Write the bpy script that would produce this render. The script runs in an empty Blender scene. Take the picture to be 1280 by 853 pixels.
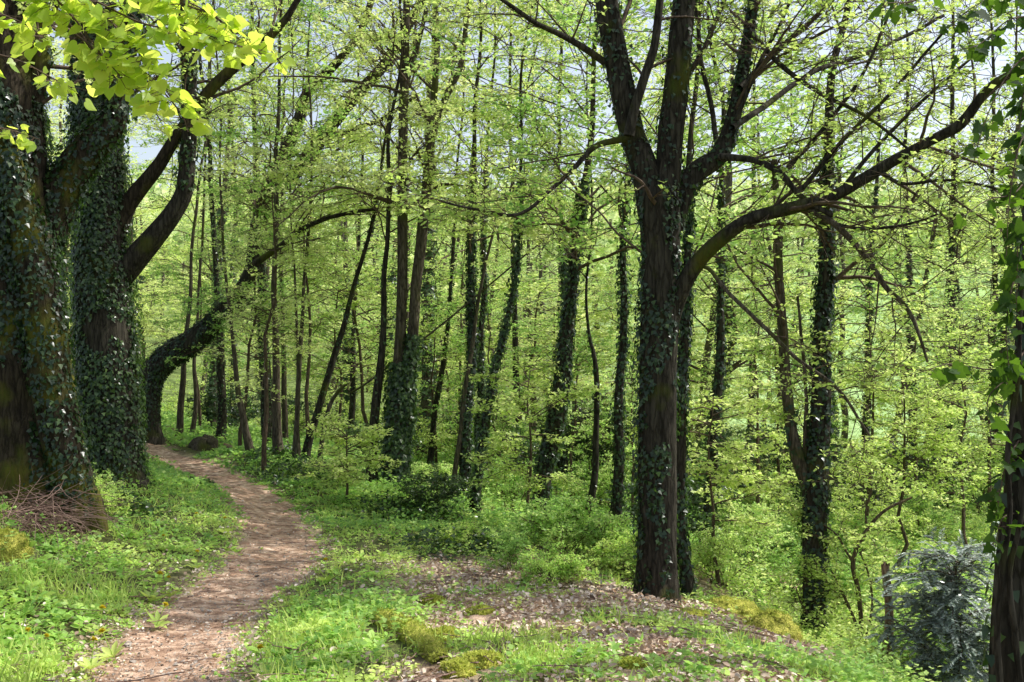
import bpy, math, time
import numpy as np
T0 = time.time()
rng = np.random.default_rng(11)
F = 1372.0; CX = 640.0; CY = 426.5; CAMZ = 1.65
sc = bpy.context.scene
COL = sc.collection
R = math.radians

def W(px, py, Y):                       # photo pixel at depth Y -> world point
    return np.array([(px-CX)/F*Y, Y, CAMZ-(py-CY)/F*Y])

# ------------------------------------------------------------------ noise
_perm = np.random.default_rng(3).permutation(4096)
_val = np.random.default_rng(4).random(4096)
def vnoise(p):
    p = np.asarray(p, float)
    i = np.floor(p).astype(np.int64); f = p-i; f = f*f*(3-2*f)
    out = 0
    for dx in (0, 1):
        wx = f[..., 0] if dx else 1-f[..., 0]
        for dy in (0, 1):
            wy = f[..., 1] if dy else 1-f[..., 1]
            for dz in (0, 1):
                wz = f[..., 2] if dz else 1-f[..., 2]
                h = _perm[(i[..., 0]+dx) & 4095]
                h = _perm[(h+i[..., 1]+dy) & 4095]
                h = _perm[(h+i[..., 2]+dz) & 4095]
                out = out + wx*wy*wz*_val[h]
    return out*2-1
def fbm(p, o=4):
    p = np.asarray(p, float); a = 1.0; s = 0; t = 0
    for k in range(o):
        s = s+a*vnoise(p*(2**k)+17.3*k); t += a; a *= .5
    return s/t

# ------------------------------------------------------------------ terrain
_ctl = []
for px, py, Y in [
    (200,853,5.3),(230,800,6.3),(275,750,7.6),(335,700,9.2),(350,660,11.2),(320,625,13.3),(265,595,15.8),(215,575,18),
    (0,853,5.3),(0,700,7.5),(100,700,8.4),(0,600,9),(140,600,12),(60,655,9.5),(183,548,19),
    (400,853,5.2),(500,853,5.1),(640,853,5.0),(800,853,4.9),(1000,853,4.8),
    (500,750,7.3),(700,720,8.4),(820,757,8.4),(940,790,6.8),(1000,830,5.8),(640,790,6.5),
    (1100,853,7.2),(1020,797,10.5),(1240,853,9),(881,702,12),(858,745,10),(767,683,13.5),(730,671,14.5),
    (673,665,13.5),(593,648,14),(578,628,16),(495,612,15),(465,605,16),(564,623,17),(398,587,15.5),
    (348,567,17),(313,565,17.5),(276,556,21),(648,595,24),(702,600,22),(930,560,34),(1085,650,20),
    (1185,640,24),(950,700,14),(1235,600,30),(950,600,26),(700,560,34),(400,555,28),(250,545,32)]:
    _ctl.append(W(px, py, Y))
for x, y, z in [(-30,45,.6),(0,45,-2.2),(20,45,-4.2),(38,30,-5),(45,60,-4),(0,72,-.5),(-45,65,2),(45,105,5),(0,115,6),(-60,115,8),
    (0,180,17),(100,180,16),(-100,180,19),(60,8,-6),(-16,4,3.2),(-8,5,1.2),(-8,10,1.5),(-15,15,2.6),(-14,26,1.0),
    (0,0,0),(0,-6,0),(-2.2,2,0),(1.7,3.6,-.12),(3.2,5,-1.0),(8,2,-2.6),(20,5,-4.2),(0,260,26),(160,260,26),(-160,260,28),
    (160,60,-3),(-120,30,8),(160,-8,-5),(-100,-8,8)]:
    _ctl.append(np.array([x, y, z], float))
_ctl = np.array(_ctl)
def _tps(r2): return .5*r2*np.log(r2+1e-9)
def _warp(p):                          # compress far distances so the spline stays calm
    x = np.arcsinh(p[..., 0]/12)*12; y = np.arcsinh(p[..., 1]/25)*25
    return np.stack([x, y], -1)
_cw = _warp(_ctl[:, :2])
_n = len(_cw)
_d2 = ((_cw[:, None]-_cw[None])**2).sum(-1)
_A = np.zeros((_n+3, _n+3)); _A[:_n, :_n] = _tps(_d2)+np.eye(_n)*.6
_A[:_n, _n] = 1; _A[:_n, _n+1:] = _cw; _A[_n, :_n] = 1; _A[_n+1:, :_n] = _cw.T
_b = np.zeros(_n+3); _b[:_n] = _ctl[:, 2]
_w = np.linalg.solve(_A, _b)
# path centre line (world xy) and half width
_pp = np.array([W(*a)[:2] for a in [(150,960,4.0),(195,853,5.3),(222,800,6.3),(272,750,7.6),(337,700,9.2),(350,660,11.2),(322,625,13.3),(262,595,15.8),(215,578,17.6)]]
               + [np.array([-7.4, 20.]), np.array([-10.5, 22.5]), np.array([-15, 24.])])
def catmull(P, n):
    P = np.asarray(P, float); Q = np.vstack([2*P[0]-P[1], P, 2*P[-1]-P[-2]])
    t = np.linspace(0, len(P)-1, n); i = np.minimum(t.astype(int), len(P)-2); u = (t-i)[:, None]
    a, b, c, d = Q[i], Q[i+1], Q[i+2], Q[i+3]
    return .5*((2*b)+(c-a)*u+(2*a-5*b+4*c-d)*u**2+(3*b-a-3*c+d)*u**3)
PATH = catmull(_pp, 260)
PATH = np.vstack([[PATH[0]-np.array([.0, 2.])], PATH])
def path_dist(xy):
    xy = np.asarray(xy); out = np.empty(len(xy)); 
    for s in range(0, len(xy), 20000):
        q = xy[s:s+20000]; out[s:s+20000] = np.sqrt(((q[:, None]-PATH[None])**2).sum(-1).min(1))
    return out
def H(x, y, detail=True):
    x = np.atleast_1d(np.asarray(x, float)); y = np.atleast_1d(np.asarray(y, float))
    sh = x.shape; x = x.ravel(); y = y.ravel(); out = np.empty(len(x))
    for s in range(0, len(x), 30000):
        q = _warp(np.stack([x[s:s+30000], y[s:s+30000]], -1))
        d2 = ((q[:, None]-_cw[None])**2).sum(-1)
        out[s:s+30000] = _tps(d2)@_w[:_n]+_w[_n]+q@_w[_n+1:]
    if detail:
        p = np.stack([x, y, x*0], -1)
        out = out+.07*fbm(p*.8, 3)*np.clip((y-3)/6, .35, 1)+.018*fbm(p*4.5, 2)
    return out.reshape(sh)
def h1(x, y): return float(H(x, y)[0])
def hit(px, py, y0=3.5, y1=60):
    Y = np.exp(np.linspace(math.log(y0), math.log(y1), 600))
    z = CAMZ-(py-CY)/F*Y; g = H((px-CX)/F*Y, Y)
    k = np.argmax(g >= z)
    if g[k] < z[k]: k = len(Y)-1
    return np.array([(px-CX)/F*Y[k], Y[k], g[k]])

# ------------------------------------------------------------------ materials
def nodes(name):
    m = bpy.data.materials.new(name); m.use_nodes = True
    nt = m.node_tree; nt.nodes.clear()
    return m, nt, nt.nodes.new('ShaderNodeOutputMaterial')
def ramp(nt, fac, stops):
    r = nt.nodes.new('ShaderNodeValToRGB'); e = r.color_ramp.elements
    while len(e) < len(stops): e.new(.5)
    for k, (p, c) in enumerate(stops): e[k].position = p; e[k].color = (*c, 1)
    nt.links.new(fac, r.inputs[0]); return r.outputs[0]
def leaf_mat(name, cols, tcols, tr=.45, rough=.45, spec=.35, noise=3.0, shift=0.08):
    m, nt, out = nodes(name); N = nt.nodes; L = nt.links
    at = N.new('ShaderNodeAttribute'); at.attribute_name = 'tint'
    tc = N.new('ShaderNodeTexCoord'); nz = N.new('ShaderNodeTexNoise'); nz.inputs['Scale'].default_value = noise
    nz.inputs['Detail'].default_value = 2
    L.new(tc.outputs['Object'], nz.inputs['Vector'])
    mx = N.new('ShaderNodeMath'); mx.operation = 'MULTIPLY_ADD'; mx.inputs[1].default_value = .5; 
    L.new(nz.outputs['Fac'], mx.inputs[0]); 
    sb = N.new('ShaderNodeMath'); sb.operation = 'MULTIPLY_ADD'; sb.inputs[1].default_value = .75; sb.inputs[2].default_value = shift
    oi = N.new('ShaderNodeObjectInfo'); ov = N.new('ShaderNodeMath'); ov.operation = 'MULTIPLY_ADD'; ov.inputs[1].default_value = .50; ov.inputs[2].default_value = shift-.30  # per-object tone: species variety, plus darker crowns standing for shade lumps
    L.new(oi.outputs['Random'], ov.inputs[0]); L.new(ov.outputs[0], sb.inputs[2])
    L.new(at.outputs['Fac'], sb.inputs[0]); L.new(sb.outputs[0], mx.inputs[2])
    c1 = ramp(nt, mx.outputs[0], cols); c2 = ramp(nt, mx.outputs[0], tcols)
    pb = N.new('ShaderNodeBsdfPrincipled'); L.new(c1, pb.inputs['Base Color'])
    pb.inputs['Roughness'].default_value = rough; pb.inputs['Specular IOR Level'].default_value = spec
    tl = N.new('ShaderNodeBsdfTranslucent'); L.new(c2, tl.inputs['Color'])
    mix = N.new('ShaderNodeMixShader'); mix.inputs[0].default_value = tr
    L.new(pb.outputs[0], mix.inputs[1]); L.new(tl.outputs[0], mix.inputs[2]); L.new(mix.outputs[0], out.inputs[0])
    return m
def bark_mat(name, c0, c1, moss, moss_amt, scale=1.0, bump=.6):
    m, nt, out = nodes(name); N = nt.nodes; L = nt.links
    tc = N.new('ShaderNodeTexCoord'); mp = N.new('ShaderNodeMapping'); mp.inputs['Scale'].default_value = (26*scale, 26*scale, 4.5*scale)
    L.new(tc.outputs['Object'], mp.inputs[0])
    n1 = N.new('ShaderNodeTexNoise'); n1.inputs['Scale'].default_value = 1; n1.inputs['Detail'].default_value = 6; n1.inputs['Roughness'].default_value = .65
    L.new(mp.outputs[0], n1.inputs['Vector'])
    vo = N.new('ShaderNodeTexVoronoi'); vo.feature = 'DISTANCE_TO_EDGE'; vo.inputs['Scale'].default_value = .9
    ad = N.new('ShaderNodeVectorMath'); ad.operation = 'MULTIPLY_ADD'; ad.inputs[1].default_value = (1.6, 1.6, 1.6)
    L.new(n1.outputs['Color'], ad.inputs[0]); L.new(mp.outputs[0], ad.inputs[2]); L.new(ad.outputs[0], vo.inputs['Vector'])
    n2 = N.new('ShaderNodeTexNoise'); n2.inputs['Scale'].default_value = 2.2; n2.inputs['Detail'].default_value = 5
    L.new(tc.outputs['Object'], n2.inputs['Vector'])
    col = ramp(nt, n1.outputs['Fac'], [(.3, c0), (.7, c1)])
    vr = ramp(nt, vo.outputs['Distance'], [(0, (.35, .33, .3)), (.16, (1, 1, 1))])
    mu = N.new('ShaderNodeMix'); mu.data_type = 'RGBA'; mu.blend_type = 'MULTIPLY'; mu.inputs[0].default_value = .85
    L.new(col, mu.inputs[6]); L.new(vr, mu.inputs[7])
    mf = ramp(nt, n2.outputs['Fac'], [(.62-moss_amt*.4, (0, 0, 0)), (.72-moss_amt*.3, (1, 1, 1))])
    m2 = N.new('ShaderNodeMix'); m2.data_type = 'RGBA'; L.new(mf, m2.inputs[0]); L.new(mu.outputs[2], m2.inputs[6])
    mc = N.new('ShaderNodeMix'); mc.data_type = 'RGBA'; mc.blend_type = 'MULTIPLY'; mc.inputs[0].default_value = .6
    mc.inputs[6].default_value = (*moss, 1); L.new(n1.outputs['Color'], mc.inputs[7]); L.new(mc.outputs[2], m2.inputs[7])
    pb = N.new('ShaderNodeBsdfPrincipled'); pb.inputs['Roughness'].default_value = .92; pb.inputs['Specular IOR Level'].default_value = .15
    L.new(m2.outputs[2], pb.inputs['Base Color'])
    ma = N.new('ShaderNodeMath'); ma.operation = 'MULTIPLY_ADD'; ma.inputs[1].default_value = .7
    L.new(vr, ma.inputs[0]); L.new(n1.outputs['Fac'], ma.inputs[2])
    b = N.new('ShaderNodeBump'); b.inputs['Strength'].default_value = bump; b.inputs['Distance'].default_value = .02/scale
    L.new(ma.outputs[0], b.inputs['Height']); L.new(b.outputs[0], pb.inputs['Normal'])
    L.new(pb.outputs[0], out.inputs[0]); return m
def noise_mat(name, stops, scale=8, detail=6, rough=.9, bump=.5, dist=.02, attr=None):
    m, nt, out = nodes(name); N = nt.nodes; L = nt.links
    tc = N.new('ShaderNodeTexCoord'); n1 = N.new('ShaderNodeTexNoise'); n1.inputs['Scale'].default_value = scale; n1.inputs['Detail'].default_value = detail
    n1.inputs['Roughness'].default_value = .65
    L.new(tc.outputs['Object'], n1.inputs['Vector'])
    c = ramp(nt, n1.outputs['Fac'], stops)
    nl = N.new('ShaderNodeTexNoise'); nl.inputs['Scale'].default_value = scale*.16; nl.inputs['Detail'].default_value = 4; L.new(tc.outputs['Object'], nl.inputs['Vector'])
    lv = ramp(nt, nl.outputs['Fac'], [(.32, (.62, .57, .52)), (.56, (1.06, 1.04, 1.0))]); m0 = N.new('ShaderNodeMix'); m0.data_type = 'RGBA'; m0.blend_type = 'MULTIPLY'; m0.inputs[0].default_value = 1
    L.new(c, m0.inputs[6]); L.new(lv, m0.inputs[7]); c = m0.outputs[2]
    if attr:
        at = N.new('ShaderNodeAttribute'); at.attribute_name = attr
        mu = N.new('ShaderNodeMix'); mu.data_type = 'RGBA'; mu.blend_type = 'MULTIPLY'; mu.inputs[0].default_value = 1
        L.new(c, mu.inputs[6]); L.new(at.outputs['Color'], mu.inputs[7]); c = mu.outputs[2]
    pb = N.new('ShaderNodeBsdfPrincipled'); pb.inputs['Roughness'].default_value = rough; pb.inputs['Specular IOR Level'].default_value = .2
    L.new(c, pb.inputs['Base Color'])
    n3 = N.new('ShaderNodeTexNoise'); n3.inputs['Scale'].default_value = scale*5; n3.inputs['Detail'].default_value = 4
    L.new(tc.outputs['Object'], n3.inputs['Vector'])
    b = N.new('ShaderNodeBump'); b.inputs['Strength'].default_value = bump; b.inputs['Distance'].default_value = dist
    L.new(n3.outputs['Fac'], b.inputs['Height']); L.new(b.outputs[0], pb.inputs['Normal'])
    L.new(pb.outputs[0], out.inputs[0]); return m

M = {}
M['spring'] = leaf_mat('spring_leaves', [(0, (.17,.29,.07)), (.5, (.44,.59,.15)), (1, (.78,.86,.34))], [(0, (.40,.62,.09)), (.5, (.76,.94,.22)), (1, (.96,.99,.46))], .5)
M['green'] = leaf_mat('green_leaves', [(0, (.08,.19,.055)), (.5, (.27,.47,.12)), (1, (.60,.75,.27))], [(0, (.22,.46,.07)), (.5, (.56,.86,.18)), (1, (.90,.98,.38))], .5)
M['far'] = leaf_mat('hazed_far_leaves', [(0, (.12,.22,.08)), (.5, (.38,.52,.21)), (1, (.70,.80,.40))], [(0, (.32,.54,.14)), (.5, (.68,.88,.32)), (1, (.94,.98,.54))], .5, .6, .2)  # paler, less saturated leaves: distance haze put into the colour
M['ivyshade'] = leaf_mat('evergreen_shade_leaves', [(0, (.014,.034,.012)), (.6, (.035,.075,.025)), (1, (.10,.16,.05))], [(0, (.04,.10,.015)), (1, (.14,.28,.04))], .22, .35, .5)  # dark leaves, mostly standing for deep shade in the undergrowth
M['mossfuzz'] = leaf_mat('moss_fuzz', [(0, (.16,.17,.03)), (.5, (.40,.45,.07)), (1, (.72,.74,.18))], [(0, (.22,.27,.04)), (1, (.68,.74,.16))], .45, .9, .1)
M['lime'] = leaf_mat('lime_leaves', [(0, (.10,.22,.03)), (1, (.38,.52,.09))], [(0, (.34,.60,.04)), (.5, (.66,.88,.07)), (1, (.90,.98,.16))], .6, .35, .4)
M['ivy'] = leaf_mat('ivy_leaves', [(0, (.008,.022,.007)), (.6, (.019,.048,.014)), (1, (.085,.14,.04))], [(0, (.05,.12,.02)), (1, (.16,.32,.04))], .25, .32, .5)
M['nearivy'] = leaf_mat('hanging_ivy_leaves', [(0, (.012,.030,.010)), (1, (.035,.075,.02))], [(0, (.03,.09,.010)), (1, (.24,.46,.03))], .4, .65, .12)
M['herb'] = leaf_mat('herb_leaves', [(0, (.11,.25,.06)), (.5, (.40,.67,.13)), (1, (.86,.95,.30))], [(0, (.30,.58,.08)), (1, (.90,.99,.28))], .45, .5, .3, 1.3)
M['grass'] = leaf_mat('grass_blades', [(0, (.26,.42,.07)), (1, (.66,.78,.22))], [(0, (.34,.55,.06)), (1, (.66,.80,.16))], .4, .5, .3)
M['dry'] = leaf_mat('dry_leaves', [(0, (.14,.085,.055)), (.5, (.50,.37,.27)), (1, (.90,.79,.65))], [(0, (.1,.05,.03)), (1, (.35,.22,.12))], .15, .6, .25)
M['yew'] = leaf_mat('yew_needles', [(0, (.10,.15,.10)), (.5, (.36,.43,.36)), (1, (.70,.75,.70))], [(0, (.05,.1,.04)), (1, (.2,.3,.15))], .12, .3, .8)
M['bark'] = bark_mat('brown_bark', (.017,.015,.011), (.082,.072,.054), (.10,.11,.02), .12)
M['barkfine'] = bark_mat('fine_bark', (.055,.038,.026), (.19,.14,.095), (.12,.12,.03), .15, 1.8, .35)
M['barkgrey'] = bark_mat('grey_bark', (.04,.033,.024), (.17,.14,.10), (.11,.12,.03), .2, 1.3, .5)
M['barkhaze'] = bark_mat('hazed_far_bark', (.06,.05,.04), (.20,.17,.13), (.12,.13,.05), .15, 1.3, .4)  # bark lightened to read as haze over distant trunks
M['ivyhaze'] = leaf_mat('hazed_far_ivy', [(0, (.03,.06,.03)), (.6, (.06,.11,.05)), (1, (.14,.20,.09))], [(0, (.05,.12,.04)), (1, (.16,.3,.08))], .25, .4, .4)  # ivy paled to match the haze painted on distant trees
M['barkstump_lit'] = bark_mat('sunlit_stump_bark', (.12,.075,.045), (.46,.32,.21), (.25,.26,.06), .25, 1.6, .6)  # sunlight painted in: brown much lighter than the other barks
M['barkmoss'] = bark_mat('mossy_bark', (.018,.014,.010), (.07,.055,.035), (.13,.13,.02), .38, 1, .6)
M['twig'] = noise_mat('twig_bark', [(.3, (.05,.034,.024)), (.7, (.17,.125,.09))], 20, 3, .85, .2)
M['deadtwig'] = noise_mat('dead_twigs', [(.3, (.12,.07,.055)), (.7, (.34,.24,.20))], 14, 3, .85, .2)
M['moss'] = noise_mat('golden_moss', [(.3, (.10,.12,.025)), (.5, (.42,.43,.08)), (.7, (.76,.72,.18))], 16, 8, 1, 1.0, .03)
M['ground'] = noise_mat('forest_floor', [(.3, (.4,.4,.4)), (.5, (1.1,1.1,1.1)), (.7, (1.9,1.85,1.8))], 9, 8, .95, .8, .03, 'gcol')
M['path'] = noise_mat('earth_path', [(.3, (.13,.075,.05)), (.5, (.44,.29,.205)), (.7, (.82,.64,.50))], 11, 10, .95, .9, .02)
M['stone'] = noise_mat('pale_stone', [(.3, (.2,.17,.14)), (.7, (.5,.45,.4))], 12, 6, .9, .5)
M['yellow'] = noise_mat('yellow_petals', [(.3, (.85,.72,.02)), (.7, (.92,.82,.06))], 60, 2, .6, .2)
M['wood'] = noise_mat('cut_wood', [(.3, (.16,.10,.06)), (.7, (.38,.27,.18))], 18, 5, .9, .4)

# ------------------------------------------------------------------ mesh building
class MB:
    def __init__(s): s.v = []; s.f4 = []; s.f3 = []; s.m4 = []; s.m3 = []; s.t = []; s.n = 0
    def add(s, v, quads=None, tris=None, mat=0, tint=None):
        v = np.asarray(v, np.float32).reshape(-1, 3)
        if quads is not None and len(quads): s.f4.append(np.asarray(quads, np.int32)+s.n); s.m4.append(np.full(len(quads), mat, np.int32))
        if tris is not None and len(tris): s.f3.append(np.asarray(tris, np.int32)+s.n); s.m3.append(np.full(len(tris), mat, np.int32))
        s.v.append(v); s.n += len(v)
        s.t.append(np.full(len(v), .5, np.float32) if tint is None else np.asarray(tint, np.float32))
    def build(s, name, mats, parent=None, origin=None, smooth=True):
        v = np.vstack(s.v)
        if origin is not None: v = v-np.asarray(origin, np.float32)
        me = bpy.data.meshes.new(name)
        f4 = np.vstack(s.f4) if s.f4 else np.zeros((0, 4), np.int32); f3 = np.vstack(s.f3) if s.f3 else np.zeros((0, 3), np.int32)
        mi = np.concatenate(s.m4+s.m3) if (s.m4 or s.m3) else np.zeros(0, np.int32)
        me.vertices.add(len(v)); me.vertices.foreach_set('co', v.ravel().astype(np.float32))
        nl = f4.size+f3.size; me.loops.add(nl); me.loops.foreach_set('vertex_index', np.concatenate([f4.ravel(), f3.ravel()]).astype(np.int32))
        me.polygons.add(len(f4)+len(f3))
        ls = np.concatenate([np.arange(len(f4))*4, f4.size+np.arange(len(f3))*3]).astype(np.int32)
        me.polygons.foreach_set('loop_start', ls)
        me.polygons.foreach_set('material_index', mi)
        me.polygons.foreach_set('use_smooth', np.full(len(mi), smooth))
        a = me.attributes.new('tint', 'FLOAT', 'POINT'); a.data.foreach_set('value', np.concatenate(s.t))
        me.update(calc_edges=True)
        for m in (mats if isinstance(mats, (list, tuple)) else [mats]): me.materials.append(m)
        o = bpy.data.objects.new(name, me); COL.objects.link(o)
        if parent is not None: o.parent = parent
        return o

def nrm(a): return a/(np.linalg.norm(a, axis=-1, keepdims=True)+1e-12)
def tubes(mb, P, Rr, sides=4, mat=0, disp=None):
    """P (M,N,3), Rr (M,N)"""
    P = np.asarray(P, float); Rr = np.asarray(Rr, float)
    if P.ndim == 2: P = P[None]; Rr = Rr[None]
    Mn, N, _ = P.shape
    T = nrm(np.gradient(P, axis=1)); 
    ref = np.where(np.abs(T[:, :1, 2:3]).mean(1, keepdims=True) > .8, np.array([[[1., 0.13, 0]]]), np.array([[[0.07, 0.1, 1.]]]))
    A = nrm(np.cross(T, np.broadcast_to(ref, T.shape))); B = np.cross(T, A)
    th = np.arange(sides)*2*np.pi/sides
    rr = np.broadcast_to(Rr[:, :, None], (Mn, N, sides))
    if disp is not None: rr = rr*disp(th, P)
    V = P[:, :, None]+rr[..., None]*(np.cos(th)[None, None, :, None]*A[:, :, None]+np.sin(th)[None, None, :, None]*B[:, :, None])
    base = (np.arange(Mn)*N*sides)[:, None, None]
    i = np.arange(N-1)[None, :, None]; j = np.arange(sides)[None, None, :]; j2 = (j+1) % sides
    q = np.stack([base+i*sides+j, base+i*sides+j2, base+(i+1)*sides+j2, base+(i+1)*sides+j], -1).reshape(-1, 4)
    mb.add(V.reshape(-1, 3), quads=q, mat=mat)
    return V

# leaf templates in local frame: x = along leaf, y = across, z = normal; unit length
KITE = (np.array([[0,0,0],[.45,.34,.06],[1,0,-.05],[.45,-.34,.06]]), None, np.array([[0,1,2],[0,2,3]]))
OVAL = (np.array([[0,0,0],[.25,.24,.05],[.65,.26,.04],[1,0,-.08],[.65,-.26,.04],[.25,-.24,.05],[.5,0,-.02]]), None,
        np.array([[0,6,1],[1,6,2],[2,6,3],[3,6,4],[4,6,5],[5,6,0]]))
def _fan(pts):
    pts = np.array(pts, float); c = np.array([[.42, 0, -.03]]); v = np.vstack([pts, c]); n = len(pts)
    return (v, None, np.array([[i, n, (i+1) % n] for i in range(n)])[:, ::-1])
HEART = _fan([(0,0,0),(-.08,.2,.03),(.03,.4,.03),(.25,.49,.02),(.5,.43,.02),(.75,.23,0),(1.05,0,-.1),(.75,-.23,0),(.5,-.43,.02),(.25,-.49,.02),(.03,-.4,.03),(-.08,-.2,.03)])
IVY = _fan([(0,0,0),(-.1,.3,.02),(.1,.52,-.02),(.33,.32,.02),(.5,.42,-.02),(.66,.22,.02),(1,0,-.06),(.66,-.22,.02),(.5,-.42,-.02),(.33,-.32,.02),(.1,-.52,-.02),(-.1,-.3,.02)])
IVYS = (np.array([[0,0,0],[.1,.48,0],[.5,.28,.04],[1,0,-.05],[.5,-.28,.04],[.1,-.48,0]]), None, np.array([[0,3,1],[1,3,2],[0,5,3],[5,4,3]])[:, ::-1])
IVYS = (IVYS[0], np.array([[0,1,2,3],[0,3,4,5]]), None)
BLADE = (np.array([[0,-.02,0],[0,.02,0],[.5,.018,.04],[.5,-.018,.04],[1,0,-.06]]), np.array([[0,3,2,1]]), np.array([[3,4,2]]))
NEEDLE = (np.array([[0,-.05,0],[.6,-.06,0],[1,0,0],[.6,.06,0],[0,.05,0]]), None, np.array([[0,1,4],[1,3,4],[1,2,3]]))
def leaves(mb, pos, d, n, size, tmpl=KITE, mat=0, tint=None, width=1.0):
    pos = np.asarray(pos, float); K = len(pos)
    if K == 0: return
    d = nrm(np.broadcast_to(d, (K, 3))); n = np.broadcast_to(n, (K, 3)); y = nrm(np.cross(n, d)); z = np.cross(d, y)
    V0, q, t = tmpl; nv = len(V0); size = np.broadcast_to(size, (K,))
    V = pos[:, None]+size[:, None, None]*(V0[None, :, :1]*d[:, None]+width*V0[None, :, 1:2]*y[:, None]+V0[None, :, 2:3]*z[:, None])
    off = (np.arange(K)*nv)[:, None, None]
    if tint is None: tint = rng.random(K)
    mb.add(V.reshape(-1, 3), quads=None if q is None else (q[None]+off).reshape(-1, 4), tris=None if t is None else (t[None]+off).reshape(-1, 3),
           mat=mat, tint=np.repeat(tint, nv))
def rdir(K, flat=1.0):
    v = rng.normal(size=(K, 3)); v[:, 2] *= flat; return nrm(v)

# ------------------------------------------------------------------ object tree helpers
GT = 'trees of the wood'
def tag(o, label=None, cat=None, group=None, kind=None):
    if label: o['label'] = label
    if cat: o['category'] = cat
    if group: o['group'] = group
    if kind: o['kind'] = kind
    return o
def thing(name, loc, label, cat, group=None):
    o = bpy.data.objects.new(name, None); COL.objects.link(o); o.location = [float(a) for a in loc]
    o.empty_display_size = .2
    return tag(o, label, cat, group)

def resample(P, Rr, n):
    s = np.concatenate([[0], np.cumsum(np.linalg.norm(np.diff(P, axis=0), axis=1))])
    D = np.hstack([P, Rr[:, None]]); C = catmull(D, max(60, 8*len(P)))
    s = np.concatenate([[0], np.cumsum(np.linalg.norm(np.diff(C[:, :3], axis=0), axis=1))])
    t = np.linspace(0, s[-1], n)
    return np.stack([np.interp(t, s, C[:, k]) for k in range(3)], 1), np.maximum(np.interp(t, s, C[:, 3]), .0015)

def kids(P, per, t0, t1, L, n, spread=(35, 75), up=0.0, flat=1.0, jitter=.12, taper=.5, droop=0.0):
    """children polylines off parents P (M,N,3): returns (M*per,n,3), t param"""
    Mn, N, _ = P.shape
    t = (t0+(t1-t0)*(np.arange(per)[None]+rng.random((Mn, per)))/per)
    x = t*(N-1); i = np.minimum(x.astype(int), N-2); u = (x-i)[..., None]; m = np.arange(Mn)[:, None]
    S = P[m, i]*(1-u)+P[m, i+1]*u; Tn = nrm(P[m, i+1]-P[m, i])
    rv = rng.normal(size=S.shape); rv[..., 2] *= flat
    side = nrm(np.cross(np.cross(Tn, rv), Tn)+1e-9); side[..., 2] *= (.35+.65*flat); side = nrm(side)
    an = np.radians(rng.uniform(*spread, size=t.shape))[..., None]
    D = nrm(Tn*np.cos(an)+side*np.sin(an)+np.array([0, 0, up]))
    Ln = (np.broadcast_to(np.asarray(L), (Mn,))[:, None]*rng.uniform(.6, 1.25, t.shape)*(1-taper*t))[..., None]
    pts = [S]; d = D
    for k in range(n-1):
        pts.append(pts[-1]+d*Ln/(n-1))
        d = nrm(d+rng.normal(size=d.shape)*jitter+np.array([0, 0, -droop]))
    return np.stack(pts, 2).reshape(-1, n, 3), t.ravel()

def grow(mb, BR, r0, sub=6, tw=5, subL=.42, twL=.28, leaf=.05, per=5, lm=1, wm=0, flat=.35, tmpl=KITE, density=1.0,
         nodes_=2, bside=4, noleaf_below=0.0, tiltn=.45, droop=.03, subtw=1, leafw=1.0):
    """BR (M,N,3) main branches; grows sub-branches, twigs, leaves"""
    Mn, N, _ = BR.shape
    L = np.linalg.norm(np.diff(BR, axis=1), axis=2).sum(1)
    r0 = np.broadcast_to(r0, (Mn,))
    tubes(mb, BR, r0[:, None]*np.linspace(1, .22, N)[None], bside, wm)
    S, ts = kids(BR, sub, .22, 1.0, L*subL, 5, (30, 65), .06, flat, .16, .45, droop)
    rs = np.repeat(r0, sub)*.5*(1-.5*ts)
    tubes(mb, S, np.maximum(rs[:, None]*np.linspace(1, .3, 5)[None], .002), 3, wm)
    Ts, _ = kids(S, tw, .15, 1.0, twL*(.6+.4*np.minimum(np.repeat(L, sub), 3)/3), 3, (30, 70), .05, flat, .12, .3, droop)
    tubes(mb, Ts, np.broadcast_to(np.array([.0030, .0022, .0014]), Ts.shape[:2]), 3, wm)
    # leaf clusters
    Q = []
    for k in range(nodes_):
        u = rng.uniform(.35, 1, (len(Ts), 1)); Q.append(Ts[:, 1]*(1-u)+Ts[:, 2]*u)
    Q.append(S[:, -1]); Q = np.vstack(Q)
    Q = Q[rng.random(len(Q)) < density]
    K = len(Q)*per
    if K == 0: return
    ct = np.repeat(rng.random(len(Q)), per)
    d = rdir(K, .3); P = np.repeat(Q, per, 0)+d*rng.uniform(.2, 1.0, (K, 1))*leaf*np.array([1, 1, .6])
    nn = nrm(np.array([0, 0, 1.])+rng.normal(size=(K, 3))*tiltn)
    leaves(mb, P, d+rng.normal(size=(K, 3))*.25, nn, leaf*rng.uniform(.6, 1.3, K), tmpl, lm, np.clip(ct*.7+rng.random(K)*.3, 0, 1), leafw)

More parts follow.
